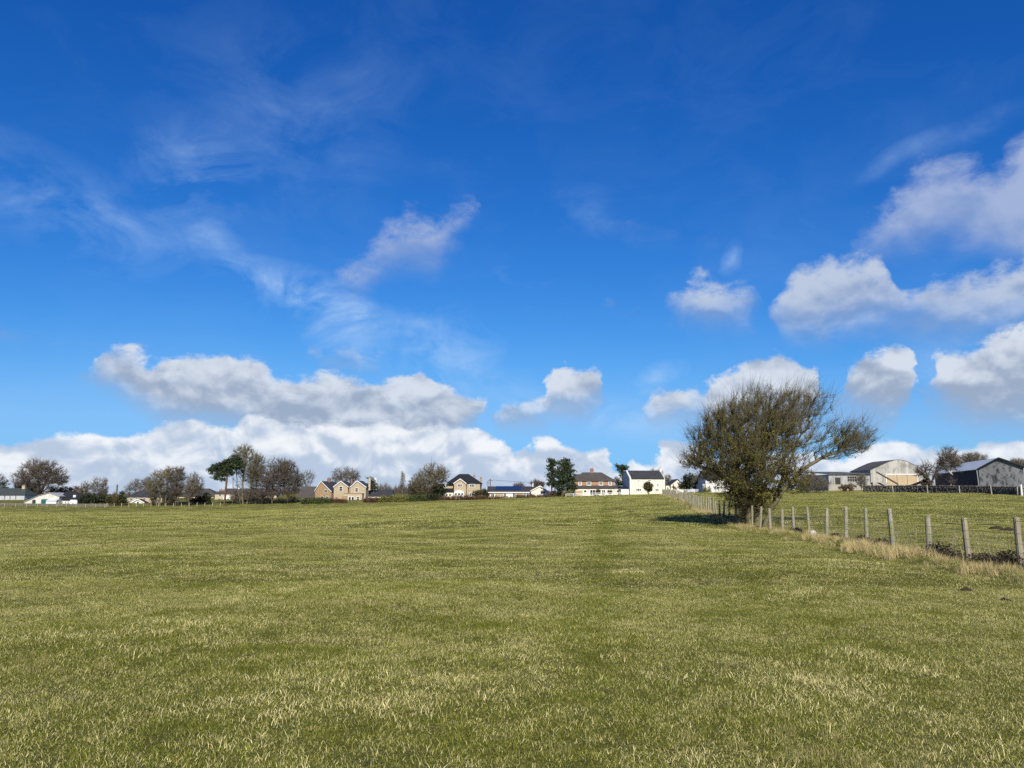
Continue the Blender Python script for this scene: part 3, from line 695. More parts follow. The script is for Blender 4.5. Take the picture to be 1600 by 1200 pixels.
# ================================================================== buildings
class House:
    """a building laid out on its own front wall: x to the right, y back, z up, in metres from measured photo pixels"""
    def __init__(s, name, px0, pyb, Y, label, cat='house', rot=0.0, group=None):
        s.px0, s.pyb, s.Y = px0, pyb, Y
        s.root = empty(name, W(px0, pyb, Y), math.radians(rot), label, cat, group)
        s.kx = Y / 1215.0 / math.cos(math.radians(rot)); s.kz = Y / 1228.0
    def x(s, px): return (px - s.px0) * s.kx
    def z(s, py): return (s.pyb - py) * s.kz
    def box(s, name, mat, px0, px1, y0, y1, py0, py1, foot=0.0):
        """py0 = top, py1 = bottom"""
        return MB().box(s.x(px0), s.x(px1), y0, y1, s.z(py1) - foot, s.z(py0)).build(name, M[mat], s.root)
    def window(s, px0, px1, py0, py1, y=0.0, bars=1, cross=0, frame='paint', name='window', t=0.09):
        x0, x1, z0, z1 = s.x(px0), s.x(px1), s.z(py1), s.z(py0)
        m = MB(); a, b = y - 0.07, y + 0.05
        m.box(x0, x0 + t, a, b, z0, z1); m.box(x1 - t, x1, a, b, z0, z1)
        m.box(x0 + t, x1 - t, a, b, z1 - t, z1); m.box(x0 + t, x1 - t, a - .05, b, z0, z0 + t)
        for i in range(bars):
            c = x0 + (x1 - x0) * (i + 1) / (bars + 1); m.box(c - t*.4, c + t*.4, a + .01, b, z0 + t, z1 - t)
        for i in range(cross):
            c = z0 + (z1 - z0) * (i + 1) / (cross + 1); m.box(x0 + t, x1 - t, a + .015, b, c - t*.35, c + t*.35)
        fr = m.build(name, M[frame], s.root)
        MB().box(x0 + t*.6, x1 - t*.6, y - 0.03, y + 0.02, z0 + t*.6, z1 - t*.6).build('pane', M['glass'], fr)
        return fr
    def gable_wall_y(s, name, mat, px0, px1, pye, pxa, pya, y0, y1, foot=1.0):
        """a block whose gable faces the camera"""
        x0, x1, ze = s.x(px0), s.x(px1), s.z(pye)
        return MB().prism_y([(x0, -foot), (x1, -foot), (x1, ze), (s.x(pxa), s.z(pya)), (x0, ze)], y0, y1).build(name, M[mat], s.root)
    def roof_y(s, mat, px0, px1, pye0, pye1, pxa, pya, y0, y1, t=0.18, oh=0.35, barge=None, yo=0.3):
        """ridge running back from the camera"""
        x0, x1, xa = s.x(px0), s.x(px1), s.x(pxa); z0, z1, za = s.z(pye0), s.z(pye1), s.z(pya)
        def ext(x, z):
            d = Vector((x - xa, 0, z - za)).normalized() * oh
            return x + d.x, z + d.z
        e0, e1 = ext(x0, z0), ext(x1, z1); up = t + 0.01
        m = MB()
        m.slab((e0[0], y0 - yo, e0[1] + up), (xa, y0 - yo, za + up), (xa, y1 + yo, za + up), (e0[0], y1 + yo, e0[1] + up), t)
        m.slab((xa, y0 - yo, za + up), (e1[0], y0 - yo, e1[1] + up), (e1[0], y1 + yo, e1[1] + up), (xa, y1 + yo, za + up), t)
        rf_ = m.build('roof', M[mat], s.root)
        if barge:
            b = MB(); yb = y0 - yo - 0.04; w = 0.30
            b.prism_y([(e0[0], e0[1] + up + .02), (xa, za + up + .02), (xa, za + up - w), (e0[0], e0[1] + up - w)], yb - .05, yb)
            b.prism_y([(e1[0], e1[1] + up + .02), (e1[0], e1[1] + up - w), (xa, za + up - w - .001), (xa, za + up + .021)], yb - .052, yb - .002)
            b.build('bargeboard', M[barge], rf_)
        return rf_
    def roof_x(s, mat, px0, px1, pye, pyr, y0, y1, t=0.16, oh=0.35, ohx=0.25, fascia=None):
        """ridge running across the view"""
        x0, x1, ze, zr = s.x(px0) - ohx, s.x(px1) + ohx, s.z(pye), s.z(pyr); ym = (y0 + y1) / 2
        sl = (zr - ze) / (ym - y0); up = t
        m = MB()
        m.slab((x0, y0 - oh, ze - sl*oh + up), (x1, y0 - oh, ze - sl*oh + up), (x1, ym, zr + up), (x0, ym, zr + up), t)
        m.slab((x0, ym, zr + up), (x1, ym, zr + up), (x1, y1 + oh, ze - sl*oh + up), (x0, y1 + oh, ze - sl*oh + up), t)
        r = m.build('roof', M[mat], s.root)
        if fascia:
            MB().box(x0, x1, y0 - oh - .05, y0 - oh - .01, ze - sl*oh + up - .28, ze - sl*oh + up + .02).build('fascia', M[fascia], r)
        return r
    def gable_wall_x(s, name, mat, px0, px1, pye, pyr, y0, y1, foot=1.0):
        """a block whose eaves face the camera, gables at its ends"""
        ze, zr = s.z(pye), s.z(pyr)
        return MB().prism_x([(y0, -foot), (y1, -foot), (y1, ze), ((y0+y1)/2, zr), (y0, ze)], s.x(px0), s.x(px1)).build(name, M[mat], s.root)
    def hip(s, mat, px0, px1, pye, pxr0, pxr1, pyr, y0, y1, oh=0.35):
        x0, x1, ze, zr = s.x(px0) - oh, s.x(px1) + oh, s.z(pye), s.z(pyr); a, b = s.x(pxr0), s.x(pxr1); ym = (y0+y1)/2
        v = [(x0,y0-oh,ze),(x1,y0-oh,ze),(x1,y1+oh,ze),(x0,y1+oh,ze),(a,ym,zr),(b,ym,zr)]
        v += [(p_[0], p_[1], ze - .16) for p_ in v[:4]]
        return MB().add(v, [(0,1,5,4),(1,2,5),(2,3,4,5),(3,0,4),(0,6,7,1),(1,7,8,2),(2,8,9,3),(3,9,6,0),(6,9,8,7)]).build('roof', M[mat], s.root)
    def lean_roof(s, mat, px0, px1, pylow, pyhigh, y0, y1, t=0.12):
        x0, x1 = s.x(px0), s.x(px1); a, b = s.z(pylow) + t, s.z(pyhigh) + t
        return MB().slab((x0, y0, a), (x1, y0, a), (x1, y1, b), (x0, y1, b), t).build('roof', M[mat], s.root)
    def chimney(s, mat, px0, px1, pyt, pyb, y0, pots=2, depth=0.8, parent=None):
        x0, x1, z0, z1 = s.x(px0), s.x(px1), s.z(pyb), s.z(pyt)
        m = MB().box(x0, x1, y0, y0 + depth, z0, z1 - .25).box(x0 - .08, x1 + .08, y0 - .08, y0 + depth + .08, z1 - .25, z1 - .05)
        ch = m.build('chimney', M[mat], parent or s.root)
        for i in range(pots):
            c = x0 + (x1 - x0) * (i + .5) / pots
            MB().tube([(c, y0 + depth/2, z1 - .05), (c, y0 + depth/2, z1 + .4)], [.15, .12], 8).build('chimney_pot', M['tile_pink'], ch) if parent is None else None
        return ch

# --- grey rendered house at the left edge
h = House('rendered_house', 10, 790, 285, 'grey rendered house with green slate roof at the left edge')
h.box('wall', 'greyr', -45, 36.8, 0, 8, 773, 790, 1.0)
h.hip('slate_grn', -45, 36.8, 773, -30, 27, 762.5, 0, 8)
h.chimney('stone_pale', 22.5, 27, 758.5, 765, 3.4)
for a, b in ((4.3, 7.8), (13.2, 16.2), (21.8, 25)): h.window(a, b, 773.8, 780.3, 0, 1, 1)
h.gable_wall_y('porch', 'greyr', 11, 27.5, 787, 19, 782, -2.5, 0)
h.roof_y('slate', 10.5, 28, 787, 787, 19, 782, -2.5, -0.05, 0.12, 0.2)
h.box('door', 'dark', 17, 21, -2.56, -2.4, 785.5, 790)
# --- white barn
h = House('white_barn', 66, 790, 270, 'white clad barn with long lean-to roof below the big oak', 'barn')
x_ = h.x
MB().prism_y([(x_(38), -1), (x_(91.5), -1), (x_(91.5), h.z(776)), (x_(75.7), h.z(770.5)), (x_(60), h.z(774.5)), (x_(38), h.z(784.5))], 0, 16).build('wall', M['barn_white'], h.root)
m = MB()
for (a, za), (b, zb) in (((36.8, 785), (60, 774.5)), ((60, 774.5), (75.7, 770.2)), ((75.7, 770.2), (92.6, 776.2))):
    m.slab((x_(a), -.3, h.z(za) + .16), (x_(b), -.3, h.z(zb) + .16), (x_(b), 16.3, h.z(zb) + .16), (x_(a), 16.3, h.z(za) + .16), .14)
m.build('roof', M['metal'], h.root)
h.box('sliding_door', 'dark', 50, 55.2, -.08, .05, 781, 788.5)
h.box('garage_door', 'green', 64.5, 75, -.3, .05, 780, 790.5)
h.lean_roof('roof_blue', 75, 91.5, 783.2, 780.2, -1.6, -.02)
h.box('outhouse_wall', 'paint', 75.3, 91.2, -1.5, 0.02, 783.6, 790, .8)
# --- dark-roofed outbuilding
h = House('small_cottage', 106, 790, 272, 'low white cottage with black slate roof beside the white barn', 'cottage')
h.gable_wall_x('wall', 'white', 92.3, 119, 781, 769, 0, 7)
h.roof_x('slate_blk', 92.3, 119, 781, 768.6, 0, 7)
h.box('rooflight', 'paint', 110.8, 114.6, .9, 1.5, 773.5, 780)
for a in (96, 101, 105): h.window(a, a + 2.4, 783, 786.5)
h = House('white_shed', 114.5, 792, 262, 'small boxy white shed in front of the black-roofed cottage', 'shed')
h.box('wall', 'paint', 108.8, 120.2, 0, 3.0, 780.5, 792, 1)
h.lean_roof('slate_blk', 108.4, 120.6, 780.4, 779.6, -.2, 3.2)
h.box('door', 'greyr', 112, 115, -.04, .03, 785, 792)
# --- stone house left of the bare trees
h = House('stone_house', 222, 789.5, 275, 'beige stone house with hipped slate roof and white porch, left of the brown trees')
h.box('wall', 'stone_pale', 196, 252, 0, 9, 776, 789.5, 1)
h.hip('slate', 195.6, 252.5, 776, 211, 240, 765.5, 0, 9)
h.chimney('brick_red', 206, 208.5, 765, 769, 3.5, 1)
for a in (202.6, 211.8, 223, 238): h.window(a, a + 4.2, 777.7, 782.8, 0, 1, 0)
h.gable_wall_y('porch', 'paint', 212.5, 231, 785, 221.5, 780, -3, 0)
h.roof_y('slate', 212, 231.5, 785, 785, 221.5, 780, -3, -.05, .12, .2, 'paint')
h.window(214, 218, 785, 789, -3.0); h.box('door', 'green', 220, 223, -3.06, -2.9, 783.6, 789.4)
# --- dark house behind the bare trees
h = House('slate_roofed_house', 305, 789, 290, 'low beige house with dark hipped roof behind the brown bare trees')
h.box('wall', 'stone_pale', 276, 333, 0, 10, 775, 789, 1)
h.hip('tile', 275, 335, 775, 296, 318, 763, 0, 10)
for a in (281, 290, 301, 312, 322): h.window(a, a + 5, 777.5, 782.5, 0, 2, 0)
h.lean_roof('paint', 277, 316, 783, 781.5, -1.4, -.02)
# --- sandstone house behind the pine
h = House('sandstone_house', 380, 788, 285, 'sandstone house with arched bay window half hidden behind the leaning pine')
h.box('wall', 'stone_pale', 335, 397, 0, 9, 771, 788, 1)
h.gable_wall_x('side_wing', 'stone_pale', 397.2, 430, 773, 765, 1, 9)
h.roof_x('tile', 397.2, 430, 773, 764, 1, 9)
h.hip('tile', 334.5, 397.5, 771, 345, 388, 763, 0, 9)
h.chimney('tile_pink', 338, 350, 764.5, 770, 2.0, 2)
h.box('bay', 'paint', 350.6, 361.4, -1.4, .02, 777, 788, 1)
m = MB(); cx_, cz_, rr = h.x(356), h.z(777), h.x(361.4) - h.x(356)
m.prism_y([(cx_ + rr*math.cos(a), cz_ + rr*.45*math.sin(a)) for a in [math.pi*k/10 for k in range(11)]], -1.4, 0).build('bay_arch', M['paint'], h.root)
h.window(351.5, 355.7, 779, 787.5, -1.4, 0, 1); h.window(356.3, 360.5, 779, 787.5, -1.4, 0, 1)
for a in (340, 366, 377, 386, 405, 414, 422): h.window(a, a + 4.5, 778.5, 784.5, 0 if a < 397 else 1.0, 1, 0)
for a in (341, 367, 386): h.window(a, a + 4, 772, 775.5)
h.chimney('paint', 364, 367, 762, 768, 4)
# --- brown roofed bungalow and its gabled neighbour
h = House('brown_bungalow', 486, 785, 285, 'long brown-tiled bungalow between the bare trees and gabled stone house', 'bungalow')
h.gable_wall_x('wall', 'stone_brown', 466, 501, 777, 761, 0, 9)
h.roof_x('tile', 466, 501, 777, 760.5, 0, 9)
for a in (472, 481, 490): h.window(a, a + 4.5, 778.5, 783)
h = House('brick_gable_house', 506, 785, 280, 'brown stone house with white bargeboards and red chimney, gable to the field', rot=-14)
h.gable_wall_y('wall', 'stone_brown', 491, 518, 768, 500.8, 752.5, 0, 11)
h.roof_y('slate', 491, 518, 766.5, 768, 500.8, 752.3, 0, 11, .18, .3, 'paint')
h.chimney('brick_red', 499, 503.6, 746.5, 754, 5)
h.window(506, 511, 765, 770, 0, 1, 0); h.window(500, 505, 775, 781); h.window(509, 514, 775, 781)
# --- twin gabled sandstone house
h = House('twin_gabled_house', 546, 785, 278, 'sandstone house with two white-edged gables and a flat stone extension')
h.gable_wall_y('wall', 'stone', 521, 543, 760.5, 532, 752.3, 0, 10)
h.roof_y('slate', 521, 543, 760.5, 760.5, 532, 752, 0, 10, .18, .3, 'paint')
h.gable_wall_y('wall', 'stone', 547.5, 571.5, 761, 558, 751.8, -.6, 10)
h.roof_y('slate', 547.5, 571.5, 761, 761, 558, 751.5, -.6, 10, .18, .3, 'paint')
h.gable_wall_x('link', 'stone_brown', 543.1, 547.4, 761, 756, 1.5, 9)
h.roof_x('slate', 543.1, 547.4, 761, 755.5, 1.5, 9, ohx=0)
h.window(529, 535, 760, 767.5, 0, 0, 1, t=.14); h.window(554.5, 559.8, 762, 769, -.6, 0, 1, t=.14)
h.box('extension', 'stone_pale', 541, 568.8, -4, -.62, 771.5, 785, 1)
h.box('flat_roof', 'stone_brown', 540.6, 569.2, -4.2, -.64, 770.7, 771.5)
h.box('porch_wall', 'stone_brown', 538, 546, -4.6, -4.02, 775, 785, .5)
h.window(547.8, 552.2, 776, 784.8, -4, 0, 0, name='french_door', t=.14); h.window(552.4, 556.8, 776, 784.8, -4, 0, 0, name='french_door', t=.14)
h.window(560.4, 565, 776, 782.5, -4, 0, 1, t=.12)
h.chimney('brick_red', 542.6, 545, 749.5, 757, 5); h.chimney('stone_pale', 571.7, 574.7, 745.5, 766, 4, 2)
# --- low slate bungalow
h = House('slate_bungalow', 592, 784, 283, 'low cream bungalow with wide slate roof right of the twin gables', 'bungalow')
h.gable_wall_x('wall', 'cream', 571, 610, 775, 766.5, 0, 9)
h.roof_x('slate', 571, 610, 775, 766, 0, 9)
for a in (576, 585, 596, 603): h.window(a, a + 4.5, 776.3, 780.5)
h.chimney('paint', 582, 584.5, 745.5, 767, 4.0, 1, .7)
# --- big hip roofed stone house
h = House('hip_roofed_house', 724, 781, 268, 'large sandstone house with black hipped roof and small front gable')
h.box('wall', 'stone', 709.5, 750, 0, 11, 755, 781, 1)
h.hip('slate_blk', 699, 750.5, 754.5, 715.5, 730.5, 739.7, 0, 11, .4)
h.box('side_wing', 'stone', 694, 709.4, 1, 9, 756, 781, 1)
h.gable_wall_y('front_gable', 'stone', 709.6, 728, 755.2, 719.3, 748.8, -1.2, 4)
h.roof_y('slate_blk', 709.6, 728, 755.2, 755.2, 719.3, 748.5, -1.2, 4, .16, .3, 'paint')
h.lean_roof('slate_blk', 689.5, 709.3, 769.5, 763.5, -2.2, .98)
h.box('lean_to_wall', 'cream', 688, 709.2, -2.0, .98, 770, 781, 1)
h.window(714.8, 722.4, 756, 761.3, -1.2, 2, 0, t=.14); h.window(733.5, 741.8, 756.2, 761.5, 0, 2, 0, t=.14)
h.window(696, 699.5, 757.5, 762, 1.0, 1, 0); h.window(706, 708.8, 757.5, 761, 1.0, 0, 0)
h.box('bay', 'paint', 710.3, 725.6, -2.4, -1.22, 768.5, 781, 1)
m = MB(); m.prism_y([(h.x(710), h.z(768.5)), (h.x(726), h.z(768.5)), (h.x(720.5), h.z(766.3)), (h.x(715.5), h.z(766.3))], -2.5, -1.22).build('bay_roof', M['paint'], h.root)
for a in (711, 715.9, 720.8): h.window(a, a + 4.1, 770, 774, -2.4, 0, 0, t=.12)
h.window(733.5, 742, 769.5, 775.5, 0, 2, 0, t=.14)
for a in (690, 697, 702): h.window(a, a + 3.6, 771.5, 775, -2.0, 0, 0)
h.chimney('stone_brown', 738, 741, 742.5, 748, 5, 2); h.chimney('stone_brown', 749, 752, 746.5, 766, 4, 2)
h.box('downpipe', 'dark', 728.6, 729.4, -.14, -.02, 755.5, 775)
# --- solar panel bungalow
h = House('solar_bungalow', 805, 779, 268, 'long bungalow with a double row of solar panels on its roof', 'bungalow')
h.gable_wall_x('wall', 'cream', 760, 829.5, 769, 760.8, 0, 9)
rb = h.roof_x('slate', 762, 840, 768.8, 760.3, 0, 9, .16, .4, .25, 'paint')
h.gable_wall_y('gable_wing', 'cream', 829.6, 857, 768, 843.5, 760, -2.0, 9)
h.roof_y('slate', 829.6, 857, 767, 768.3, 843.5, 759.7, -2.0, 9, .18, .3, 'paint')
h.box('white_facing', 'paint', 841, 856.6, -2.05, -1.96, 768, 779)
h.window(843.8, 852, 767.2, 772.2, -2.05, 1, 0, t=.12)
for a, b in ((767, 772.5), (786.5, 791), (801, 806), (817.5, 822), (822.3, 826.5)): h.window(a, b, 770.8, 777.5, 0, 1, 0, t=.12)
h.box('garage_door', 'paint', 792.8, 800.6, -.06, .03, 770.5, 778.5)
h.box('stone_panel', 'stone', 806.6, 817, -.05, .03, 770.5, 779, .5); h.box('stone_panel', 'stone', 774, 786, -.05, .03, 770.5, 779, .5)
ze, zr = h.z(768.8), h.z(760.3); sl = (zr - ze) / 4.5
for row in range(2):
    for i in range(9):
        xa, xb = h.x(774.2 + i*4.5), h.x(774.2 + i*4.5 + 4.3)
        ya = 1.35 + row*1.5; yb = ya + 1.42
        o = MB().slab((xa, ya, ze + sl*ya + .33), (xb, ya, ze + sl*ya + .33), (xb, yb, ze + sl*yb + .33), (xa, yb, ze + sl*yb + .33), .05).build('solar_panel', M['solar'], rb)
h.chimney('paint', 832.5, 834, 755, 761, 4.2, 1)
# --- brick house
h = House('brick_house', 930, 775, 262, 'orange brick house with long lean-to and hipped dark roof between the pines')
h.box('wall', 'brick', 897, 960, 0, 9, 751, 775, 1)
h.hip('tile', 896.5, 961, 751, 912.5, 943, 737.2, 0, 9, .4)
h.hip('tile', 890, 920, 751.2, 900, 912, 740.2, .3, 8.6, .35)
h.chimney('brick_red', 925, 930, 731.5, 740, 4)
for a, b in ((904, 909), (917, 924), (936, 942.6), (951, 956.2)): h.window(a, b, 752.2, 758.6, 0, 1, 0, t=.2)
h.lean_roof('tile', 895, 971, 763.6, 759, -3.6, -.02)
h.box('lean_to_wall', 'cream', 895.6, 970.4, -3.3, -.03, 763.8, 775, 1)
h.box('stone_panel', 'stone', 897, 909, -3.36, -3.28, 766.5, 775, .5)
for a, b in ((910.5, 915.5), (946.5, 951.5), (961, 965.8)): h.window(a, b, 765.5, 770, -3.3, 0, 0, t=.16)
h.window(920, 929, 765, 774.5, -3.3, 1, 0, name='french_door', t=.16); h.window(938.5, 944.5, 765, 774.5, -3.3, 1, 0, name='french_door', t=.16)
# --- cream house by the topiary tree
h = House('cream_house', 1012, 770.5, 255, 'big cream rendered house with steep slate roof behind the clipped round tree', rot=5)
h.gable_wall_x('wall', 'cream', 985, 1040, 747.5, 735.5, 0, 9.5)
h.roof_x('slate', 986.2, 1038.8, 747.5, 735.0, 0, 9.5, .16, .35, 0)
MB().prism_x([(-.3, -1), (9.8, -1), (9.8, h.z(747)), (4.75, h.z(734.2)), (-.3, h.z(747))], h.x(983.6), h.x(986.0)).build('gable_coping', M['white'], h.root)
h.chimney('white', 1037.6, 1040.6, 730.5, 742, 4.2, 1)
for a, b, c, d in ((993.5, 1002, 763, 767.6), (1013, 1017.8, 748.8, 752.6), (1026.3, 1030, 755, 760), (996, 1000, 749.5, 752.5), (1024, 1030, 763.5, 767.5)):
    h.window(a, b, c, d, 0, 2 if b - a > 6 else 1, 0, t=.16)
h.box('annex', 'white', 971, 983.4, 1, 6, 763.5, 770.5, 1); h.lean_roof('slate_blk', 970.6, 983.5, 763.4, 760.4, .7, 6)
# --- cream gable cottage
h = House('gabled_cottage', 1058, 768, 262, 'small cream cottage with plain gable behind the white rail fence', 'cottage')
h.gable_wall_y('wall', 'cream', 1048.5, 1068, 757, 1059, 749.3, 0, 9)
h.roof_y('slate', 1048.5, 1068, 757, 757, 1059, 749, 0, 9, .15, .25)
h.box('side_wall', 'cream', 1041.5, 1048.4, 1, 7, 758.5, 768, 1); h.lean_roof('slate', 1041, 1048.4, 758.4, 755, .8, 7)
h.window(1051.5, 1054.5, 760, 764.5); h.window(1061, 1065, 760, 764.5); h.window(1043, 1046, 761, 765, 1.0)
# --- white house behind the hawthorn
h = House('white_house', 1128, 771, 222, 'white house partly hidden behind the left side of the hawthorn tree')
h.gable_wall_x('wall', 'white', 1103, 1163, 748.5, 736, 0, 9)
h.roof_x('slate', 1103, 1163, 748.5, 735.5, 0, 9)
h.chimney('white', 1105.4, 1108.4, 731, 748, 3.2, 2)
h.window(1115, 1124.5, 760, 765.2, 0, 3, 0, t=.12); h.window(1131, 1138, 760, 765.2, 0, 2, 0, t=.12)
h.window(1114, 1119, 750, 754, 0, 1, 0); h.window(1134, 1139, 750, 754, 0, 1, 0)
h.box('garden_wall', 'greyr', 1099, 1102.8, .5, 8, 756, 771, 1)
# --- grey farm shed
h = House('farm_shed', 1325, 768, 146, 'pale grey boarded farm shed with window beside the barn gable', 'shed')
h.box('wall', 'barn_grey', 1296, 1361, 0, 14, 741, 768, 1)
h.lean_roof('roof_dark', 1295, 1362, 740.9, 734, -.4, 14.3)
h.window(1325, 1340, 743.5, 752.5, 0, 3, 1, 'wood_grey')
h.box('plinth', 'concrete', 1294, 1361.4, -.25, .02, 757, 768, 1)
h.box('door', 'dark', 1306, 1314, -.06, .03, 746, 760); h.box('doorpost', 'wood_grey', 1303, 1305, -.09, .04, 742, 768); h.box('doorpost', 'wood_grey', 1315, 1317, -.09, .04, 742, 768)
# --- pale barn with rounded gable
h = House('gabled_barn', 1405, 767, 150, 'weathered pale barn with rounded gable and three tan panels', 'barn')
g_ = [(1362, 735), (1378, 727.5), (1392, 721.5), (1402, 718.6), (1410, 718.4), (1420, 720.5), (1433, 727), (1447, 736)]
MB().prism_y([(h.x(1447), -1), ] + [(h.x(a), h.z(b)) for a, b in reversed(g_)] + [(h.x(1362), -1)], 0, 9).build('wall', M['barn_pale'], h.root)
m = MB()
for (a, za), (b, zb) in zip(g_, g_[1:]):
    m.slab((h.x(a), -.04, h.z(za) + .09), (h.x(b), -.04, h.z(zb) + .09), (h.x(b), 9.3, h.z(zb) + .09), (h.x(a), 9.3, h.z(za) + .09), .06)
m.build('roof', M['roof_dark'], h.root)
for a, b in ((1386, 1401.8), (1402.8, 1417.8), (1418.8, 1434)): h.box('door_panel', 'tan', a, b, -.12, .03, 741.8, 757.5)
m = MB()
for a, b, c, d in ((1384.6, 1386, 741, 766), (1434, 1435.6, 741, 766), (1384.6, 1435.6, 740.4, 741.7)): m.box(h.x(a), h.x(b), -.16, .02, h.z(d), h.z(c))
m.build('door_frame', M['paint'], h.root)
h.box('plinth', 'concrete', 1360, 1385, -1.2, -.02, 754, 767, 1)
h.box('sill', 'concrete', 1386, 1434, -.5, -.02, 757.7, 767, 1)
m = MB().tube([(h.x(1360), -3, h.z(738)), (h.x(1392), -3, h.z(757))], .16, 6); m.build('brace', M['pole'], h.root)
# --- farm conveyor
cv_ = empty('farm_elevator', W(1432, 766, 136), 0, 'rusty sloping farm elevator leaning in front of the pale barn', 'elevator')
def cvp(px, py, dy=0): return W(px, py, 136 + dy) - Vector(cv_.location)
MB().slab(cvp(1418, 760), cvp(1449, 748), cvp(1449, 747.2, .7), cvp(1418, 759.2, .7), .35).build('chute', M['rust'], cv_)
for a, b in ((1447, 749.5), (1430, 756)):
    MB().tube([cvp(a, b, .3), cvp(a - 1, 770, .3)], .07, 6).build('leg', M['rust'], cv_)
# --- dark barn
yr = 22
h = House('dark_barn', 1530, 771, 120, 'dark barn with flaking grey gable and pale blue sheet roof at the right edge', 'barn')
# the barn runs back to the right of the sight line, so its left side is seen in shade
def bp(px, py, Y): return W(px, py, Y) - Vector(h.root.location)
A0 = bp(1529, 733, 120); A1 = bp(1599, 730.5, 116); AP = bp(1559, 717, 118)
dirb = Vector((0.27, 0.963, 0)); LB = 27.0
zb = -1.2
back = dirb * LB
def low(v): return Vector((v.x, v.y, zb))
MB().add([low(A0), low(A1), A1, AP, A0] + [p_ + Vector((0,0,0)) for p_ in (low(A0)+dirb*.3, low(A1)+dirb*.3, A1+dirb*.3, AP+dirb*.3, A0+dirb*.3)],
         [(0,1,2,3,4), (9,8,7,6,5), (0,4,9,5), (1,6,7,2), (2,7,8,3), (3,8,9,4), (0,5,6,1)]).build('gable', M['barn_flake'], h.root)
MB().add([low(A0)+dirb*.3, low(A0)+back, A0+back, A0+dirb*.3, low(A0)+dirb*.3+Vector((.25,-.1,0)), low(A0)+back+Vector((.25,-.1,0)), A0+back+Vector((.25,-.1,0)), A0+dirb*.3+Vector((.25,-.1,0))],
         [(0,3,2,1), (4,5,6,7), (3,7,6,2), (0,1,5,4), (1,2,6,5), (0,4,7,3)]).build('side_wall', M['barn_shade'], h.root)
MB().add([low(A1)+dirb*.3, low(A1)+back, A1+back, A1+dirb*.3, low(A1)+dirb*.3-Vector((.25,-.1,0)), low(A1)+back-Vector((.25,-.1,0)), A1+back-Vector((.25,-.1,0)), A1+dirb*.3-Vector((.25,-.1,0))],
         [(0,1,2,3), (4,7,6,5), (3,2,6,7), (0,4,5,1), (1,5,6,2), (0,3,7,4)]).build('side_wall', M['barn_shade'], h.root)
o1 = Vector((0, 0, .16)); eL = (A0 - AP).normalized() * .4; eR = (A1 - AP).normalized() * .4; f_ = -dirb * .35
m = MB()
m.slab(A0 + eL + o1 + f_, AP + o1 + f_, AP + back + o1, A0 + eL + back + o1, .1)
m.slab(AP + o1 + f_, A1 + eR + o1 + f_, A1 + eR + back + o1, AP + back + o1, .1)
m.build('roof', M['roof_blue'], h.root)
m = MB()
for e_ in (A0 + eL, A1 + eR):
    a = e_ + o1 + f_ * 1.12; b = AP + o1 + f_ * 1.12; m.tube([a, b], .09, 6)
m.build('bargeboard', M['dark'], h.root)
m = MB().tube([A0 + eL + f_*.9 - Vector((0,0,.0)), low(A0) + eL*.4 + f_*.9], .06, 6); m.build('downpipe', M['metal'], h.root)

# ================================================================== trees
def frames(d):
    a = np.where(np.abs(d[:, 2:3]) < 0.9, np.array([[0, 0, 1.0]]), np.array([[1.0, 0, 0]]))
    u = np.cross(d, a); u /= np.linalg.norm(u, axis=1, keepdims=True) + 1e-9
    return u, np.cross(d, u)
def frusta(A, B, ra, rb, n):
    """tapered n-sided limbs from A to B"""
    d = B - A; d = d / (np.linalg.norm(d, axis=1, keepdims=True) + 1e-9)
    u, w = frames(d); V = []
    for k in range(n):
        c, s_ = math.cos(2*math.pi*k/n), math.sin(2*math.pi*k/n)
        V.append(A + (u*c + w*s_) * ra[:, None])
    for k in range(n):
        c, s_ = math.cos(2*math.pi*k/n), math.sin(2*math.pi*k/n)
        V.append(B + (u*c + w*s_) * rb[:, None])
    V = np.stack(V, 1).reshape(-1, 3); o = np.arange(len(A))[:, None] * 2 * n
    Fq = np.concatenate([o + np.array([[k, (k+1) % n, (k+1) % n + n, k + n]]) for k in range(n)])
    return V, Fq
def spikes(A, B, r, n=3):
    """thin twigs: n-sided needles from A to B"""
    d = B - A; d = d / (np.linalg.norm(d, axis=1, keepdims=True) + 1e-9)
    u, w = frames(d)
    V = [A + (u*math.cos(2*math.pi*k/n) + w*math.sin(2*math.pi*k/n)) * r[:, None] for k in range(n)] + [B]
    V = np.stack(V, 1).reshape(-1, 3); o = np.arange(len(A))[:, None] * (n + 1)
    return V, np.concatenate([o + np.array([[k, (k+1) % n, n]]) for k in range(n)])
def merge(parts):
    """list of (V, F) with quads or triangles -> one triangle soup"""
    Vs, Fs, o = [], [], 0
    for V, F_ in parts:
        if F_.shape[1] == 4: F_ = np.concatenate([F_[:, [0,1,2]], F_[:, [0,2,3]]])
        Vs.append(V); Fs.append(F_ + o); o += len(V)
    return np.concatenate(Vs), np.concatenate(Fs)
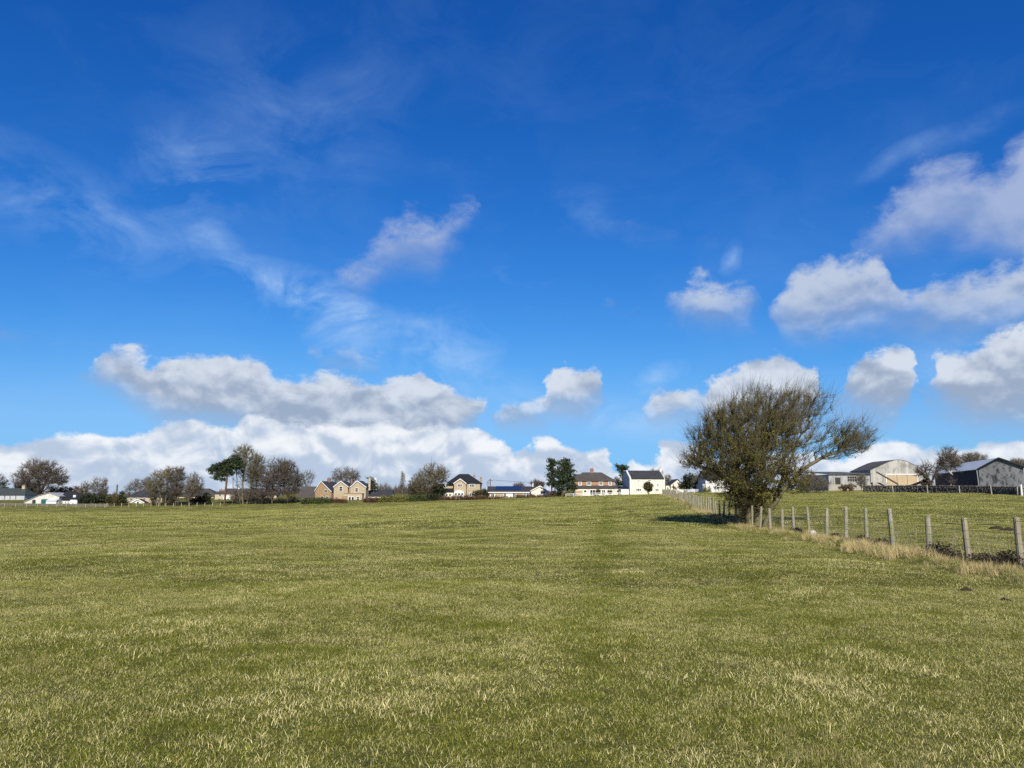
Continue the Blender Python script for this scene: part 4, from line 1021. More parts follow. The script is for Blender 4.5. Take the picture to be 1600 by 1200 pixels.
def grow(targets, stems, rng, step, up=0.35, pathw=0.25, jit=0.12, curve=0.4):
    """join every target to the nearest fitting node of the growing tree"""
    N = 60000; P = np.zeros((N, 3)); par = np.full(N, -1); ln = np.zeros(N); dr = np.zeros((N, 3)); n = 0
    for path in stems:
        prev = -1; path = [np.array(q, float) for q in path]
        if len(path[0]) and n:
            pass
        for a, b in zip(path, path[1:]):
            L = np.linalg.norm(b - a); k = max(1, int(L / step))
            for i in range(k + (prev == -1)):
                q = a + (b - a) * ((i + (prev != -1 or 0)) / k if prev != -1 or i else 0)
                P[n] = q + (rng.normal(0, jit * step * 0.3, 3) if i else 0); par[n] = prev
                dr[n] = (b - a) / (L + 1e-9); ln[n] = 0 if prev < 0 else ln[prev] * 1.0 + 0.3 * L / k
                prev = n; n += 1
    base_n = n
    top = P[base_n - 1]; cen = P[:base_n].mean(0)
    order = np.argsort(np.linalg.norm(targets - top, axis=1) + rng.uniform(0, .6, len(targets)))
    for ti in order:
        t_ = targets[ti]; v = t_ - P[:n]; d = np.linalg.norm(v, axis=1) + 1e-6
        cs = (v * dr[:n]).sum(1) / d
        cost = d * (1.35 - 0.55 * cs) + np.maximum(0, P[:n, 2] - t_[2]) * up * 3 + ln[:n] * pathw
        j = int(np.argmin(cost)); L = d[j]
        if L < step * 0.25: continue
        k = max(1, int(L / step)); p0 = P[j]; c1 = p0 + dr[j] * L * curve; prev = j; last = p0
        for i in range(1, k + 1):
            s_ = i / k; q = (1-s_)**2 * p0 + 2*s_*(1-s_)*c1 + s_*s_*t_
            if i < k: q = q + rng.normal(0, jit * step, 3)
            P[n] = q; par[n] = prev; dd = q - last; dr[n] = dd / (np.linalg.norm(dd) + 1e-9); ln[n] = ln[prev] + np.linalg.norm(dd)
            last = q; prev = n; n += 1
        if n > N - 200: break
    return P[:n], par[:n], dr[:n]
def radii(P, par, tip, base, expo=2.3):
    n = len(P); acc = np.zeros(n); kids = np.zeros(n, int)
    for i in range(n - 1, -1, -1):
        if kids[i] == 0: acc[i] = tip ** expo
        if par[i] >= 0: acc[par[i]] += acc[i]; kids[par[i]] += 1
    r = acc ** (1 / expo)
    m_ = r.max(); k = math.log(base / tip) / math.log(m_ / tip) if m_ > tip * 1.01 else 1
    return tip * (r / tip) ** k, kids
def in_ellipsoid(n, c, r, rng, shell=0.45):
    d = rng.normal(0, 1, (n, 3)); d /= np.linalg.norm(d, axis=1, keepdims=True)
    return np.array(c) + d * (rng.uniform(0, 1, n) ** shell)[:, None] * np.array(r)
def px_ell(e, Y, o, yoff=0.0, depth=None):
    cx, cy, rx, ry = e[:4]
    c = np.array(W(cx, cy, Y)) - o
    r = np.array([rx * Y / 1215, (depth if depth else rx * Y / 1215 * 0.85), ry * Y / 1228])
    c[1] += yoff
    return c, r
def leaves(P, size, rng, flat=0.0):
    """small folded leaf-like faces at the given points"""
    n = len(P); d = rng.normal(0, 1, (n, 3)); d /= np.linalg.norm(d, axis=1, keepdims=True)
    e = rng.normal(0, 1, (n, 3)); e[:, 2] *= (1 - flat); e = np.cross(d, e); e /= np.linalg.norm(e, axis=1, keepdims=True) + 1e-9
    s_ = (size * rng.uniform(0.5, 1.3, n))[:, None]
    V = np.stack([P - d*s_, P + e*s_*.5, P + d*s_, P - e*s_*.5], 1).reshape(-1, 3)
    o = np.arange(n)[:, None] * 4
    return V, np.concatenate([o + np.array([[0,1,2]]), o + np.array([[0,2,3]])])
def twigs_on(P, par, dr, r, kids, rng, per, L, rad, rise=0.5, thin=None, spread=0.75, cen=None, lean=(0, 0, 0)):
    idx = np.where(r < thin)[0]
    idx = np.repeat(idx, per)
    idx = idx[rng.uniform(0, 1, len(idx)) < 0.85]
    A = P[idx]; pa = np.maximum(par[idx], 0); A = A + (P[pa] - A) * rng.uniform(0, 1, len(idx))[:, None]
    d = dr[idx] * 0.7 + rng.normal(0, spread, (len(idx), 3)) + np.array([0, 0, rise]) + np.array(lean)
    if cen is not None:
        q = A - cen; d = d + 0.5 * q / (np.linalg.norm(q, axis=1, keepdims=True) + 1e-6)
    d /= np.linalg.norm(d, axis=1, keepdims=True)
    ll = L * rng.uniform(0.35, 1.15, len(idx))
    return A, A + d * ll[:, None], np.full(len(idx), rad)
def bare_tree(label, px, pyb, Y, ells, trunk, seed, mats=('bark_grey', 'twig_grey'), n=230, base=0.32, name='bare_tree', twig=1.5, per=4, trad=0.022, group=None, rise=0.45, cat='tree', lean=(0, 0, 0)):
    """trunk: list of stems, each a list of photo points; ells: crown outline as photo ellipses"""
    rng = np.random.default_rng(seed)
    root = empty(name, W(px, pyb, Y), 0, label, cat, group)
    o = np.array(root.location)
    stems = []
    for st in trunk:
        q = [np.array(W(a, b, Y)) - o + np.array([0, rng.normal(0, .4) if i else rng.normal(0, .15), 0]) for i, (a, b) in enumerate(st)]
        q[0][2] -= 0.4; stems.append(q)
    T = []
    wts = np.array([e[2] * e[3] for e in ells], float); wts /= wts.sum()
    cs = []
    for e, w_ in zip(ells, wts):
        c, r_ = px_ell(e, Y, o); cs.append(c)
        T.append(in_ellipsoid(max(16, int(n * 2.6 * w_)), c, r_, rng, .55))
    hgt = max(t_[:, 2].max() for t_ in T)
    for st in stems:                                          # low side branches on the boles
        m_ = len(st) * 7; k_ = rng.integers(0, len(st) - 1, m_); f_ = rng.uniform(0.25, 1, m_)[:, None]; st_ = np.array(st)
        T.append(st_[k_] * (1 - f_) + st_[k_ + 1] * f_ + rng.normal(0, hgt * .075, (m_, 3)) + np.array([0, 0, hgt * .08]))
    T = np.concatenate(T); T[:, 2] = np.maximum(T[:, 2], .8); cen = np.mean(cs, 0)
    P, par, dr = grow(T, stems, rng, step=max(.35, hgt * 0.055))
    base *= 0.72
    r, kids = radii(P, par, 0.018, base)
    e_ = np.where(par >= 0)[0]; thick = e_[r[e_] > base * 0.30]; thin_ = e_[r[e_] <= base * 0.30]
    V, F_ = merge([frusta(P[par[thick]], P[thick], r[par[thick]], r[thick], 6)]) if len(thick) else (None, None)
    if V is not None: obj('trunk', np_mesh('trunk', V, F_), M[mats[0]], root)
    A, B, rr = twigs_on(P, par, dr, r, kids, rng, per * 2, twig, trad * 1.25, rise, max(.06, base * 0.2), cen=cen, lean=lean)
    V, F_ = merge([frusta(P[par[thin_]], P[thin_], np.minimum(r[par[thin_]], base*.3), r[thin_], 3), spikes(A, B, rr)])
    obj('crown', np_mesh('crown', V, F_), M[mats[1]], root)
    return root
def pads_tree(label, px, pyb, Y, pads, trunk, seed, name='pine_tree', mats=('bark_pine', 'needle'), base=0.3, dens=300, leaf=0.28, cat='tree', group=None, flat=0.3):
    """evergreen: limbs to each foliage pad and needle tufts through the pad"""
    rng = np.random.default_rng(seed)
    root = empty(name, W(px, pyb, Y), 0, label, cat, group); o = np.array(root.location)
    stems = []
    for st in trunk:
        q = [np.array(W(a, b, Y)) - o for a, b in st]; q[0][2] -= 0.4; stems.append(q)
    T, L_ = [], []
    for e in pads:
        e = (e[0], e[1], e[2]*1.15, e[3]*1.3); c, r_ = px_ell(e, Y, o, rng.normal(0, .4)); T.append(in_ellipsoid(7, c, r_ * .6, rng))
        nn = int(dens * max(.3, e[2] * e[3] / 60.0))
        sub = in_ellipsoid(max(6, nn // 26), c, r_ * .92, rng, .4)
        q = sub[rng.integers(0, len(sub), nn)] + rng.normal(0, 1, (nn, 3)) * np.array([.42, .42, .24])
        L_.append(q)
    T = np.concatenate(T)
    P, par, dr = grow(T, stems, rng, step=.7)
    r, kids = radii(P, par, 0.025, base); e_ = np.where(par >= 0)[0]
    V, F_ = merge([frusta(P[par[e_]], P[e_], r[par[e_]], r[e_], 5)])
    obj('trunk', np_mesh('trunk', V, F_), M[mats[0]], root)
    V, F_ = leaves(np.concatenate(L_), leaf, rng, flat)
    obj('crown', np_mesh('crown', V, F_), M[mats[1]], root)
    return root
def shrub(label, ells, Y, pyb, seed, mat='leaf_green', leaf=0.16, n=1500, twig=0.25, name='shrub', cat='shrub', tw='twig_brown', group=None, box=False, depth=None):
    """leafy mass with uneven outline: leaves in clumps through each lobe, twigs poking out"""
    rng = np.random.default_rng(seed)
    px = float(np.mean([e[0] for e in ells])); root = empty(name, W(px, pyb, Y), 0, label, cat, group); o = np.array(root.location)
    L_, A_, B_ = [], [], []
    tot = sum(e[2] * e[3] for e in ells)
    for e in ells:
        c, r_ = px_ell(e, Y, o, depth=depth); nn = max(60, int(n * e[2] * e[3] / tot))
        if box:
            sub = c + rng.uniform(-1, 1, (max(8, nn // 14), 3)) * r_
            sub[:, 2] += rng.normal(0, .12, len(sub)) * r_[2]
        else: sub = in_ellipsoid(max(8, nn // 18), c, r_ * .9, rng, .38)
        sub[:, 2] = np.maximum(sub[:, 2], -0.1)
        L_.append(sub[rng.integers(0, len(sub), nn)] + rng.normal(0, 1, (nn, 3)) * leaf * 1.3)
        k = int(nn * twig)
        a = sub[rng.integers(0, len(sub), k)]; d = rng.normal(0, 1, (k, 3)) + np.array([0, 0, .9]); d /= np.linalg.norm(d, axis=1, keepdims=True)
        A_.append(a); B_.append(a + d * (leaf * 5 * rng.uniform(.4, 1.2, k))[:, None])
        stem = np.array([0, 0, -.4]) + (c * np.array([1, 1, 0])); g = sub[rng.integers(0, len(sub), 12)]
        A_.append(np.repeat(stem[None], 12, 0) + rng.normal(0, .15, (12, 3)) * np.array([1, 1, 0])); B_.append(g)
    V, F_ = leaves(np.concatenate(L_), leaf, rng); obj('foliage', np_mesh('foliage', V, F_), M[mat], root)
    A = np.concatenate(A_); B = np.concatenate(B_)
    V, F_ = spikes(A, B, np.full(len(A), .02)); obj('stems', np_mesh('stems', V, F_), M[tw], root)
    return root

# ------------------------------------------------------------------ the hawthorn by the fence
def hawthorn():
    Y = 43.8; rng = np.random.default_rng(21)
    root = empty('hawthorn_tree', W(1188, 818, Y), 0, 'windswept mossy hawthorn tree with dense olive twigs growing behind the fence', 'tree')
    o = np.array(root.location); o[2] = float(G(o[0], o[1])); root.location = o
    def q(px, py, dy=0): return np.array(W(px, py, Y + dy)) - o
    stems = [[q(1172, 822), q(1168, 795, .2), q(1160, 765, -.3), q(1150, 730, -.2), q(1145, 700)],
             [q(1183, 822, .3), q(1183, 790, .5), q(1188, 755, .6), q(1192, 715, .8), q(1196, 670, .6)],
             [q(1194, 822, -.1), q(1204, 797, -.2), q(1222, 768, -.4), q(1252, 735, -.5), q(1290, 712, -.3), q(1335, 700, -.2)],
             [q(1204, 797, -.2), q(1214, 770, .5), q(1228, 735, .9), q(1246, 690, 1.0)],
             [q(1165, 780, .2), q(1140, 752, .8), q(1112, 735, 1.0), q(1090, 728, .8)]]
    ells = [(1180,690,88,78,0), (1165,720,70,55,-.8), (1245,660,62,52,.3), (1265,632,42,32,.2), (1325,678,42,26,0), (1305,700,55,24,-.5), (1345,690,24,20,0),
            (1108,690,38,34,.2), (1095,722,32,18,.2), (1160,758,45,28,-.6), (1228,750,38,24,-.4), (1200,640,60,42,0), (1130,660,36,32,0), (1150,772,28,26,-.3), (1186,782,34,26,.4), (1122,742,36,20,0), (1166,802,18,14,.2)]
    T = []
    for e in ells:
        c, r_ = px_ell(e, Y, o, e[4]); T.append(in_ellipsoid(int(e[2] * e[3] * (0.085 if e[0] < 1235 or e[1] > 735 else 0.06)) + (40 if e[0] < 1235 else 24), c, r_, rng, .5))
    T = np.concatenate(T)
    P, par, dr = grow(T, stems, rng, step=.30, up=.3, pathw=.12, jit=.16)
    r, kids = radii(P, par, 0.006, 0.21)
    e_ = np.where(par >= 0)[0]; thick = e_[r[e_] > .055]; thin_ = e_[r[e_] <= .055]
    V, F_ = merge([frusta(P[par[thick]], P[thick], r[par[thick]] * 1.05, r[thick], 8)])
    obj('trunk', np_mesh('trunk', V, F_, smooth=False), M['bark_moss'], root)
    cen = q(1190, 740)
    fi = np.where(r < .03)[0]
    A, B, rr = twigs_on(P, par, dr, r, kids, rng, 7, .58, .0065, .55, .032, .6, cen, (.12, 0, 0))
    kx = (A[:, 0] < (W(1238, 700, Y).x - o[0])) | (A[:, 2] < 2.2) | (rng.uniform(0, 1, len(A)) < .75); A, B, rr = A[kx], B[kx], rr[kx]
    hi = P[:, 2] > 3.3                                                    # long young shoots on the upper outside
    ri = np.where((r < .014) & hi)[0]; ri = np.repeat(ri, 2)
    d = rng.normal(0, .38, (len(ri), 3)) + np.array([.25, 0, .8]) + .5 * (P[ri] - cen) / (np.linalg.norm(P[ri] - cen, axis=1, keepdims=True))
    d /= np.linalg.norm(d, axis=1, keepdims=True)
    A2 = P[ri]; B2 = A2 + d * rng.uniform(.35, 1.5, len(ri))[:, None] ** 1.2
    # side spurs on the twigs
    pick_ = rng.integers(0, len(A), 60000); s_ = rng.uniform(.2, .95, len(pick_))[:, None]
    A3 = A[pick_] + (B[pick_] - A[pick_]) * s_; d3 = rng.normal(0, 1, (len(pick_), 3)) + np.array([0, 0, .4]); d3 /= np.linalg.norm(d3, axis=1, keepdims=True)
    B3 = A3 + d3 * rng.uniform(.08, .28, len(pick_))[:, None]
    V, F_ = merge([frusta(P[par[thin_]], P[thin_], np.minimum(r[par[thin_]], .055), r[thin_], 4), spikes(A, B, rr), spikes(A2, B2, np.full(len(A2), .0095)), spikes(A3, B3, np.full(len(A3), .005))])
    obj('crown', np_mesh('crown', V, F_), M['twig_dark'], root)
    # moss, lichen and swelling buds crusting the twigs: thick inside and low, thin outside
    S0 = np.concatenate([A + (B - A) * rng.uniform(0, 1, (len(A), 1)) for _ in range(6)])
    k0 = px_ell((1178, 705, 92, 75), Y, o)
    dd = np.linalg.norm((S0 - k0[0]) / k0[1], axis=1)
    k1 = px_ell((1195, 762, 95, 42), Y, o); dd = np.minimum(dd, np.linalg.norm((S0 - k1[0]) / k1[1], axis=1))
    k2 = px_ell((1102, 712, 42, 36), Y, o); dd = np.minimum(dd, .35 + np.linalg.norm((S0 - k2[0]) / k2[1], axis=1))
    k3 = px_ell((1310, 690, 62, 34), Y, o); dd = np.minimum(dd, .45 + np.linalg.norm((S0 - k3[0]) / k3[1], axis=1))
    cl = np.sin(S0[:, 0]*2.3 + 1) * np.sin(S0[:, 1]*2.1) * np.sin(S0[:, 2]*2.7 + .5)
    keep = rng.uniform(0, 1, len(S0)) < np.clip(1.15 - dd + cl * .6, .015, 1)
    S1 = S0[keep] + rng.normal(0, .035, (keep.sum(), 3))
    V, F_ = leaves(S1, .055, rng); obj('foliage', np_mesh('foliage', V, F_), M['lichen'], root)
    print('hawthorn', len(P), len(A), len(S1))
hawthorn()

# ------------------------------------------------------------------ the trees of the village
BW = ('bark_brown', 'twig_brown'); GW = ('bark_grey', 'twig_grey'); MW = ('bark_moss', 'twig_moss'); DW = ('bark_dark', 'twig_brown')
bare_tree('broad spreading bare oak with domed crown behind the white barn', 62, 782, 300, [(65,745,42,26),(60,732,30,17),(90,748,18,14),(36,752,15,14)],
          [[(62,786),(62,768),(60,752),(58,740)],[(62,770),(72,752),(80,742)],[(62,772),(48,758),(38,750)]], 1, DW, 420, .75, 'oak_tree', 2.2, 5, .035)
bare_tree('bare tree cut by the left edge of the picture', -4, 785, 320, [(-4,755,14,16)], [[(-4,788),(-4,765),(-5,752)]], 2, BW, 130, .35)
pads_tree('dark evergreen tree behind the grey house at the left edge', 4, 785, 310, [(5,757,6,6),(4,765,8,6),(5,773,9,6)], [[(4,788),(4,755)]], 3, 'evergreen_tree', base=.25)
for i, (a, b, e) in enumerate(((134, 'pale twiggy bare tree right of the black-roofed cottage', [(134,763,10,12),(128,770,8,8)]),
                               (150, 'taller pale bare tree midway between cottage and pole', [(150,758,12,14),(158,768,10,9)]),
                               (163, 'slender bare birch just left of the dark pole', [(163,758,6,12),(162,772,7,8)]))):
    bare_tree(b, a, 788, 275, e, [[(a,790),(a,774),(a+1,758)],[(a,780),(a-4,766)]], 10+i, GW, 120, .16, twig=1.1)
shrub('dark rounded evergreen bush beneath the pale bare trees', [(142,779,14,9),(156,780,12,8),(130,781,9,7)], 262, 789, 5, 'leaf_dark', .3, 2600, .1)
shrub('olive green bushes between the pole and the small conifer', [(174,781,10,7),(184,782,9,6)], 262, 789, 6, 'leaf_olive', .28, 1600, .2)
pads_tree('small dark spire-shaped conifer left of the beige stone house', 191, 789, 262, [(191,771,2.5,3),(191,775,4,3.5),(191,780,5.5,4),(191,785,6.5,4)], [[(191,790),(191,769)]], 7, 'conifer', base=.12, dens=700, leaf=.22)
bare_tree('thin pale bare tree rising behind the beige house roof', 213, 785, 310, [(213,760,13,12),(203,764,9,9)], [[(213,788),(213,768),(212,756)]], 14, GW, 110, .2, twig=1.3)
bare_tree('second pale bare tree behind the beige house, nearer the brown trees', 228, 785, 312, [(229,758,10,13)], [[(228,788),(228,768),(229,754)]], 15, GW, 110, .2, twig=1.3)
bare_tree('tall brown bare tree with dense upright twigs before the slate-roofed house', 254, 790, 259, [(250,755,20,24),(262,740,12,12),(240,765,12,16)],
          [[(250,792),(250,770),(249,750)],[(257,792),(259,768),(263,745)],[(246,792),(240,770)]], 16, MW, 300, .3, per=5, trad=.026)
bare_tree('dark reddish bare tree with pointed top beside the tall brown one', 277, 790, 260, [(276,752,14,22),(281,738,8,10),(272,768,14,12)],
          [[(274,792),(275,768),(278,745)],[(278,792),(282,765)]], 17, BW, 280, .3, per=5, trad=.028)
bare_tree('round-headed bare tree with clear dark trunk left of the leaning pine', 295, 790, 261, [(303,755,15,17),(296,766,14,14),(310,766,9,12)],
          [[(295,792),(296,775),(299,760)],[(296,776),(306,764)]], 18, GW, 260, .28, per=4, trad=.026)
shrub('dark shrubbery under the round-headed bare tree', [(322,780,9,10),(312,782,8,7),(300,784,8,5)], 266, 790, 19, 'leaf_dark', .3, 2200, .3)
shrub('brown leafless undergrowth at the foot of the tall brown tree', [(243,783,10,7),(262,784,12,6)], 262, 790, 20, 'leaf_brown', .22, 900, .9)
pads_tree('leaning flat-topped pine with wedge-shaped dark crown', 349, 789, 257,
          [(331,734,8,4.5),(340,730,10,5),(350,726,10,6),(360,723,10,6.5),(369,721,8,7),(365,729,9,5),(352,733,10,4),(341,739,9,3.5),(338,745,6,3),(347,750,5,3),(366,716,5,4),(372,728,5,5),(346,742,8,3),(357,738,9,4)],
          [[(350,790),(352,772),(354,752),(356,736),(362,724)],[(363,790),(364,765),(364,745),(362,730)]], 21, base=.34, dens=620)
bare_tree('tallest bare tree, grey-green with feathery top, right of the leaning pine', 380, 789, 262, [(385,725,20,28),(372,720,14,22),(395,735,15,30),(382,705,15,12),(400,716,8,14)],
          [[(380,791),(380,765),(381,740),(384,715)],[(376,791),(372,760),(368,730)],[(384,791),(392,762),(397,735)]], 22, MW, 420, .38, per=5, trad=.028)
bare_tree('grey bare tree crowded against the tallest one', 399, 789, 264, [(402,745,14,28),(408,730,8,18)], [[(399,791),(400,765),(404,735)]], 23, GW, 220, .28, per=4, trad=.026)
bare_tree('wide brown bare tree with forked dark trunks right of the tallest grey tree', 426, 788, 260, [(430,745,20,32),(420,752,16,26),(440,735,12,22)],
          [[(425,790),(425,768),(428,740)],[(425,778),(437,755),(444,735)],[(425,780),(416,758)]], 24, BW, 380, .36, per=5, trad=.028)
bare_tree('brown fan-topped bare tree before the left end of the brown bungalow', 450, 788, 261, [(452,748,19,28),(448,732,14,18),(464,752,10,18)],
          [[(450,790),(450,768),(453,745)],[(450,776),(462,755)],[(450,776),(442,752)]], 124, BW, 360, .32, per=5, trad=.028)
shrub('dark evergreen shrubs at the feet of the two brown trees', [(415,782,8,5),(440,783,10,5),(458,781,9,6)], 262, 788, 25, 'leaf_dark', .26, 1500, .4)
bare_tree('dark tangled thicket at the feet of the tallest bare tree', 392, 788, 263, [(372,776,14,9),(392,774,16,10),(410,775,12,10)], [[(372,790),(372,778)],[(390,790),(390,776)],[(410,790),(410,778)]], 125, BW, 260, .1, per=4, twig=1.1, name='bare_thicket', cat='thicket')
bare_tree('bare fan-shaped pollard behind the brown bungalow roof', 481, 785, 305, [(482,745,13,13),(475,750,9,9)], [[(481,788),(481,762),(480,752)],[(481,765),(488,748)],[(480,765),(475,750)]], 26, GW, 90, .35, per=2, twig=1.8)
bare_tree('rounded bare tree standing behind the twin gables', 541, 785, 320, [(540,742,24,14),(530,748,14,10),(553,746,11,11)], [[(541,788),(541,758),(540,745)],[(541,762),(530,748)],[(541,762),(552,748)]], 27, GW, 260, .4, per=4, twig=1.7)
pads_tree('dark conifer between the tall stone chimney and the slate bungalow chimney', 578, 784, 284.5, [(578,748,3.5,4),(578,754,4,4),(579,760,5,5),(583,756,4,6),(583,762,5,5)], [[(578,786),(578,744)],[(584,786),(584,746)]], 28, 'conifer', base=.2, dens=420)
bare_tree('slim white birch standing alone left of the domed bare tree', 628.7, 783, 262, [(629,752,5,14),(629,742,3,7),(629,764,6,10)], [[(628.7,785),(628.7,765),(629,740)]], 29, ('birch', 'twig_grey'), 110, .13, twig=.9, trad=.014)
bare_tree('domed bare tree with brown flank left of the hip-roofed house', 669, 782, 259, [(675,745,26,23),(662,755,20,20),(690,742,13,15),(650,763,13,14)],
          [[(669,784),(669,768),(670,752),(674,738)],[(669,768),(660,754),(652,748)],[(669,766),(682,750),(690,742)]], 30, MW, 420, .3, per=5, trad=.024)
bare_tree('reddish brown multi-stemmed thicket at the domed tree\'s left side', 647, 782, 260, [(648,758,11,16),(655,768,12,10),(642,768,7,10)], [[(645,784),(645,768)],[(650,784),(651,764)],[(654,784),(656,768)]], 31, BW, 200, .14, per=4, twig=1.0, name='bare_thicket')
pads_tree('dark rounded conifer tucked beside the hip-roofed house', 684, 781, 262, [(683,760,9,7),(687,768,9,7),(678,770,7,7),(690,762,5,6)], [[(684,783),(684,758)]], 32, 'conifer', base=.2, dens=420)
shrub('round olive shrub in front of the hip-roofed house', [(744,772,8,5.5),(750,770,5,4)], 262, 781, 33, 'leaf_olive', .22, 900, .6)
shrub('dark bush at the right corner of the hip-roofed house', [(756,769,5,5.5),(761,773,5,4)], 266, 781, 34, 'leaf_dark', .24, 700, .3)
bare_tree('distant bare tree above the left part of the solar roof', 811, 778, 330, [(811,760,10,6)], [[(811,780),(811,764)]], 35, BW, 90, .2, per=4, twig=1.2)
bare_tree('reddish fan-shaped bare tree behind the bungalow chimney', 838, 778, 320, [(838,756,10,6),(846,758,7,6)], [[(838,780),(838,762)]], 36, ('bark_brown', 'twig_pink') if False else BW, 110, .2, per=5, twig=1.4)
pads_tree('narrower left pine of the tall pair beside the brick house', 862, 777, 258, [(862,720,6,4.5),(866,725,6,4.5),(860,730,6,4.5),(866,736,6,4),(860,742,6,4),(864,749,7,4),(858,754,5,3.5),(866,757,6,3.5)],
          [[(862,779),(862,755),(863,735),(863,720)]], 37, base=.26, dens=560)
pads_tree('broader right pine of the tall pair beside the brick house', 878, 777, 256, [(884,720,6,5),(879,726,8,6),(888,730,7,6),(880,736,9,6),(891,739,6,5),(884,746,10,6),(876,752,7,5),(893,749,6,5),(888,757,11,6),(876,762,9,5),(894,762,7,5),(872,744,6,5),(870,756,6,4)],
          [[(878,779),(878,755),(880,735),(883,720)],[(886,779),(886,755),(887,735)]], 38, base=.3, dens=560)
shrub('brown leafless bushes below the pair of pines', [(864,771,8,5),(874,772,6,4),(888,768,5,6)], 258, 777, 39, 'leaf_brown', .2, 1000, .9)
shrub('bright yellow-green shrub at the end of the white rails', [(885,771,4,4.5),(891,770,3,5)], 252, 776, 40, 'leaf_lime', .2, 900, .2)
shrub('small olive shrub by the brick house\'s glass doors', [(934.5,768,4,3.5)], 256, 775, 41, 'leaf_olive', .18, 500, .3)
shrub('low olive shrub right of the brick house\'s doors', [(953.5,769,3.5,2.5)], 256, 775, 42, 'leaf_olive', .18, 400, .3)
pads_tree('single pine between the brick house and the cream house', 973, 772, 268, [(970,728,7,4),(976,731,6,4),(971,735,7,4),(975,742,5,4),(973,750,6,4),(968,756,5,3),(977,755,4,3)], [[(973,774),(973,750),(973,728)]], 43, base=.22, dens=520)
bare_tree('faint bare tree left of the single pine', 965, 772, 300, [(964,752,6,8)], [[(965,774),(965,756)]], 44, BW, 70, .14, twig=1.0)
bare_tree('dark bare treetop over the cream house ridge', 1022, 768, 310, [(1024,740,12,8),(1011,743,6,5)], [[(1022,772),(1022,748)]], 45, BW, 130, .22, twig=1.2)
bare_tree('bare tree beside the cream house chimney', 1043, 768, 300, [(1043,750,6,10)], [[(1043,772),(1043,754)]], 46, GW, 80, .15, twig=1.0)
tp = shrub('clipped round topiary tree on a short trunk before the cream house', [(1013,760.5,7.6,8)], 246, 776, 47, 'leaf_olive', .2, 3200, .05, 'topiary_tree', 'tree')
MB().tube([(0, 0, -.4), (.03, 0, 1.0), (0, 0, 2.6)], [.16, .13, .1], 8).build('trunk', M['bark_dark'], tp)
shrub('big dark evergreen bush between the cottage and the white house', [(1078,752,14,13),(1070,758,10,8),(1090,758,10,8)], 240, 770, 48, 'leaf_dark', .26, 4200, .15)
bare_tree('pale bare shrub growing against the dark evergreen bush', 1089, 768, 232, [(1089,752,10,12)], [[(1088,771),(1087,757)],[(1090,771),(1093,755)]], 49, GW, 110, .07, per=3, twig=.9, name='bare_shrub', cat='shrub')
shrub('clipped yellow-green hedge block left of the white house', [(1105,765,5,5)], 222, 771, 50, 'leaf_lime', .16, 900, .1, 'hedge', 'hedge', box=True, depth=1.2)
shrub('small reddish bare shrub before the gabled cottage', [(1054,762,4,5)], 250, 769, 51, 'leaf_brown', .15, 200, 1.2)
bare_tree('stubby dark pollard with swollen limbs beside the dark barn', 1454, 766, 133, [(1448,733,16,16),(1462,738,10,12),(1434,736,8,12)],
          [[(1455,768),(1453,752),(1448,742),(1443,728)],[(1454,754),(1462,742),(1468,738)],[(1450,745),(1437,738)]], 52, DW, 90, .36, per=3, twig=.9, trad=.014)
bare_tree('bare tree with pale straight trunk in front of the dark barn', 1485, 767, 116, [(1483,715,17,17),(1472,726,11,12),(1493,724,8,10)],
          [[(1484,770),(1485,752),(1487,735),(1485,718)],[(1487,738),(1474,726)],[(1486,735),(1494,722)]], 53, ('birch', 'twig_brown'), 190, .2, per=4, twig=.9, trad=.012)
bare_tree('distant rounded bare tree showing over the dark barn roof', 1520, 765, 260, [(1520,718,24,11)], [[(1520,768),(1520,735),(1519,722)]], 54, GW, 220, .45, per=5, twig=1.6)
bare_tree('distant bare tree above the right end of the dark barn', 1592, 765, 250, [(1592,724,16,7)], [[(1592,768),(1592,735)]], 55, GW, 120, .4, per=5, twig=1.5)
bare_tree('low bare bush against the grey farm shed', 1347, 766, 140, [(1346,750,10,10)], [[(1346,768),(1346,756)],[(1349,768),(1352,754)]], 56, GW, 110, .07, per=3, twig=.7, trad=.01, name='bare_shrub', cat='shrub')
shrub('dark brown thorny bush at the left end of the stone wall', [(1327,762,13,5.5),(1318,763,7,4)], 133, 769, 57, 'leaf_brown', .12, 700, 1.6, tw='twig_dark')
shrub('brown bramble heap beside the pollard', [(1448,756,10,8)], 134, 767, 58, 'leaf_brown', .12, 600, 1.4, tw='twig_dark')
bare_tree('bare twiggy thicket behind the hawthorn\'s right side', 1268, 775, 130, [(1262,752,22,18),(1285,756,12,12)], [[(1262,778),(1262,760)],[(1275,778),(1277,760)],[(1252,778),(1250,760)]], 59, GW, 260, .08, per=4, twig=.9, trad=.01, name='bare_thicket', cat='thicket')

